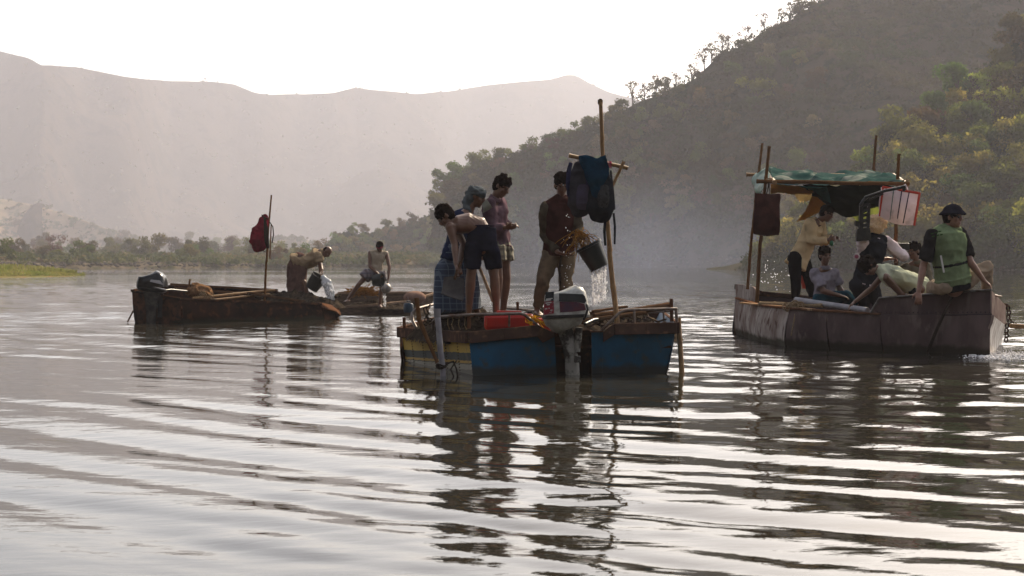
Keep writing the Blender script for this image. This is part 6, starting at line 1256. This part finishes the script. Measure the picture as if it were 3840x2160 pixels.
# support arm over his head
sa = thing('camera_support_arm', 'black jointed camera support arm rising from the blond man\'s back', 'support arm', P(3235, 885, 21.9)); ya = 21.75
def plate(pxs, y_, th, name, m, root): 
    pr = [P(x, yy, y_) for x, yy in pxs]; V = pr + [p + (0, th, 0) for p in pr]; n_ = len(pr); return mk(name, V, [tuple(range(n_)), tuple(range(2 * n_ - 1, n_ - 1, -1))] + [(i, (i + 1) % n_, (i + 1) % n_ + n_, i + n_) for i in range(n_)], m, root, False, .003)
plate([(3222, 885), (3224, 800), (3226, 762), (3232, 758), (3238, 765), (3236, 885)], ya, .05, 'mast_rail', black, sa); plate([(3248, 885), (3250, 840), (3256, 766), (3264, 762), (3262, 830), (3258, 885)], ya, .05, 'mast_rail', black, sa)
for yy in (770, 788, 808, 828, 846): plate([(3236, yy - 5), (3254, yy - 9), (3254, yy + 1), (3236, yy + 6)], ya + .005, .035, 'cross_web', black, sa)
plate([(3216, 860), (3262, 855), (3268, 900), (3212, 905)], ya - .02, .07, 'back_plate', black, sa); plate([(3208, 828), (3222, 830), (3220, 850), (3208, 846)], ya - .02, .05, 'clamp', black, sa)
MB().tube([P(3228, 768, ya), P(3238, 750, ya), P(3254, 738, ya + .02)], .024, 8, True).build('elbow', black, sa); MB().tube([P(3246, 740, ya), P(3320, 715, ya - .1), P(3385, 702, ya - .15)], .024, 8, True).build('top_arm', black, sa); MB().tube([P(3262, 748, ya - .02), P(3310, 728, ya - .1)], .014, 8, True).build('lower_rod', black, sa)
MB().tube([P(3384, 702, ya - .15), P(3392, 698, ya - .15), P(3390, 710, ya - .15)], .03, 8, True).build('pulley', black, sa)
cmr = thing('film_camera', 'black film camera held up by the blond man in the vest', 'camera', P(3390, 935, 22.1)); MB().box(P(3385, 925, 22.15), (.18, .14, .11)).build('body', black, cmr, False, .012); MB().lathe(P(3405, 925, 22.2), (.8, .4, 0), [(0, 0), (0, .04), (.12, .045), (.13, .04), (.10, .0)], 18).build('lens', black, cmr); MB().box(P(3365, 915, 22.15), (.05, .05, .06)).build('eyepiece', black, cmr, False, .006)
f = Fig('moustached man in an olive shirt sitting behind the bending man', 22.2, .98); f.base(3430, 1090)
f.j('head', 3428, 942, -.02); f.j('neck', 3438, 984); f.j('sL', 3392, 1006, .0); f.j('sR', 3468, 1004, .12); f.j('hL', 3408, 1105, .0); f.j('hR', 3456, 1105, .12); f.j('kL', 3400, 1110, -.4); f.j('kR', 3470, 1110, -.3); f.j('aL', 3400, 1150, -.4); f.j('aR', 3470, 1150, -.3)
f.j('eL', 3376, 1070, -.1); f.j('wL', 3400, 1110, -.2); f.j('eR', 3482, 1065, .05); f.j('wR', 3470, 1110, -.1)
f.head((-.85, -.5, -.12), (0, 0, 1), 'thick'); f.neck(); f.torso(); f.arm('sL', 'eL', 'wL'); f.arm('sR', 'eR', 'wR'); f.hand('wL', (.3, 0, -1), (1, 0, 0), 1, .6); f.finish()
f.shirt('shirt', mat('shirt_olive', (.14, .12, .085), .9, (.10, .085, .06), 6), .0, .03, 'long', 0, .009); h0 = f.J['head']; MB().ell(h0 - f.hu * .048 + f.hf * .092, (f.hr, f.hf, f.hu), (.03, .012, .008), 8, 6).build('moustache', hairm, f.root)
f = Fig('man in a pale green sleeveless shirt bending over the side of the covered boat', 20.95, 1.04); f.base(3380, 1130)
f.j('head', 3255, 1000, -.05); f.j('neck', 3300, 1010); f.j('sL', 3322, 1040, -.16); f.j('sR', 3330, 1012, .2); f.j('hL', 3448, 1085, -.04); f.j('hR', 3462, 1068, .25)
f.j('kL', 3400, 1120, .1); f.j('kR', 3420, 1118, .35); f.j('aL', 3480, 1140, .1); f.j('aR', 3490, 1140, .4); f.j('eL', 3385, 1108, -.05); f.j('wL', 3338, 1130, -.02); f.j('eR', 3270, 1080, .15); f.j('wR', 3205, 1132, -.05)
f.head((-.35, -.35, -.9), (-.8, 0, .35), 'shaggy', None, 1.15); f.neck(); f.torso(); f.arm('sL', 'eL', 'wL'); f.limb(['sR', 'eR', 'wR'], [.052, .040, .041, .026]); f.leg('hL', 'kL', 'aL'); f.leg('hR', 'kR', 'aR'); f.hand('wR', (-.6, -.1, -.5), (0, -.3, -1), 1, .7); f.hand('wL', (-.8, 0, -.4), (0, 0, -1), -1, .7); f.finish()
f.shirt('sleeveless_shirt', mat('shirt_palegreen', (.62, .64, .46), .9, (.5, .52, .38), 6, trans=.2), .02, .034, None, 0, .011, collar=False, vest=True); f.trousers('trousers', mat('trousers_dark', (.02, .02, .025), .8), .5, .026, .006)
f = Fig('man in a green life jacket and dark sun hat perched on the raised bow plate', 20.1, 1.17, sk=skin_tan); f.base(3590, 1105)
f.j('head', 3572, 816, -.05); f.j('neck', 3548, 862); f.j('sL', 3496, 884, -.15); f.j('sR', 3600, 878, .06); f.j('hL', 3545, 1072, -.12); f.j('hR', 3610, 1066, .10)
f.j('kL', 3498, 1075, .35); f.j('kR', 3700, 1000, .15); f.j('aL', 3500, 1120, .55); f.j('aR', 3700, 1090, .42); f.j('eL', 3462, 1000, -.12); f.j('wL', 3445, 1092, -.22); f.j('eR', 3640, 985, -.10); f.j('wR', 3688, 1050, -.12)
f.head((.75, -.62, .02), (.05, 0, 1), 'short'); f.neck(); f.torso(); f.arm('sL', 'eL', 'wL'); f.arm('sR', 'eR', 'wR'); f.leg('hL', 'kL', 'aL'); f.leg('hR', 'kR', 'aR'); f.hand('wL', (-.1, -.35, -.9), (0, .9, -.3), -1, .5); f.hand('wR', (.7, -.2, -.6), (-.3, .2, -.9), 1, .8); f.foot('aR', (1, .2)); f.finish()
f.shirt('shirt', mat('shirt_black', (.014, .013, .014), .85, (.022, .02, .02), 7), .03, .030, 'short', 0, .008)
gj = mat('jacket_green', (.18, .235, .125), .8, (.13, .17, .09), 5, bump=.005, bsc=10); f.shirt('life_jacket', gj, -.08, .058, None, 0, .007, collar=False, vest=True, flare=1.08, ws=1.16)
pts, ls, lh, ax = f.spine(6)
for tt, nm in ((.42, 'belt'), (.16, 'belt'), (-.04, 'hem_band')):
    c = MB(); cc = pts[0] + (pts[-1] - pts[0]) * tt; hh = .022 if nm == 'belt' else .05; c.loft([cc - ax * hh, cc + ax * hh], ls * .5 + lh * .5, [.268, .268] if nm == 'belt' else [.25, .25], [.215, .215] if nm == 'belt' else [.20, .20], 26, False); organic(nm, c, .013, mat('belt_black', (.012, .012, .014), .7), f.root, 2, .003, 8)
MB().beam(P(3528, 958, 19.72), P(3540, 1022, 19.72), .022, .01, (0, 1, 0)).build('white_tape', mat('tape_white', (.6, .58, .55), .6), f.root, False)
mb = MB()
for (x, y) in ((3496, 876), (3510, 872), (3524, 868), (3500, 886), (3516, 882), (3530, 880)): mb.beam(P(x - 5, y + 1, 19.70), P(x + 5, y - 1, 19.70), .016, .008, (0, 1, 0))
mb.build('faded_print', mat('print_dark', (.03, .07, .02), .8), f.root, False)
f.trousers('trousers', mat('trousers_sand', (.36, .28, .20), .85, (.28, .22, .16), 6), 1, .03, .010, ra=.88)
c = MB(); h0 = f.J['head']; u, fr, rr = f.hu, f.hf, f.hr; c.ell(h0 + u * .095, (rr, fr, u), (.125, .14, .095), 18, 10); c.loft([h0 + u * .10, h0 + u * .07, h0 + u * .04], rr, [.128, .150, .172], [.142, .17, .195], 22, False); organic('sun_hat', c, .012, mat('hat_dark', (.012, .011, .016), .85, (.02, .02, .028), 9), f.root, 2, .004, 9)
for sd in (-1, 1): MB().ell(h0 + rr * sd * .037 + fr * .106 + u * .006, (rr, fr, u), (.034, .014, .022), 10, 6).build('sunglass_lens', black, f.root)
MB().ell(h0 - u * .10 + fr * .07, (rr, fr, u), (.035, .03, .035), 10, 8).build('beard', mat('beard_grey', (.10, .085, .075), .8), f.root)
MB().lathe(P(3445, 1088, 19.9), (0, .3, .9), [(0, .038), (.022, .04), (.022, .036), (0, .034)], 16).build('watch', steel, f.root)
# orange cloth seen between the legs
t = sheet('orange_cloth', [[(3008, 1000, 24.0), (3030, 1005, 24.0)], [(3004, 1040, 24.0), (3034, 1045, 24)], [(3008, 1082, 24.0), (3030, 1085, 24.0)]], mat('rag_orange', (.35, .05, .03), .8), None, 12, 12, .05, .02, 6); tag(t, 'orange red cloth behind the legs of the man in the yellow shirt', 'cloth')
# low wake foam and spray at the moving bow, and drops in the air behind the stern
def foam(name, label, pts, w_, n, r):
    mb = MB()
    for i in range(n):
        t = rng.uniform(0, len(pts) - 1.001); a = int(t); p = lerp(np.array(pts[a], float), np.array(pts[a + 1], float), t - a); q = p + np.array((rng.normal() * w_, rng.normal() * w_ * 1.5)); s = r * rng.uniform(.3, 1.2); mb.ell((q[0], q[1], rng.uniform(0, .02)), np.eye(3), (s, s, s * .8), 6, 4)
    return tag(mb.build(name, mat('foam_white', (.8, .78, .78), .6, far=True), None), label, 'foam', None, 'stuff')
foam('foam', 'white foam thrown up under the bow of the covered boat', [tuple(P(3700, 1345, WY(1345))[:2]), tuple(P(3760, 1338, WY(1338))[:2]), tuple(P(3850, 1325, WY(1325))[:2])], .16, 700, .014)
drops('water_drops', 'spray of fine drops in the air behind the covered boat', lambda: P(2900 + rng.normal() * 35, 1040 + rng.normal() * 28, 27 + rng.normal()), 60, .010, .3)
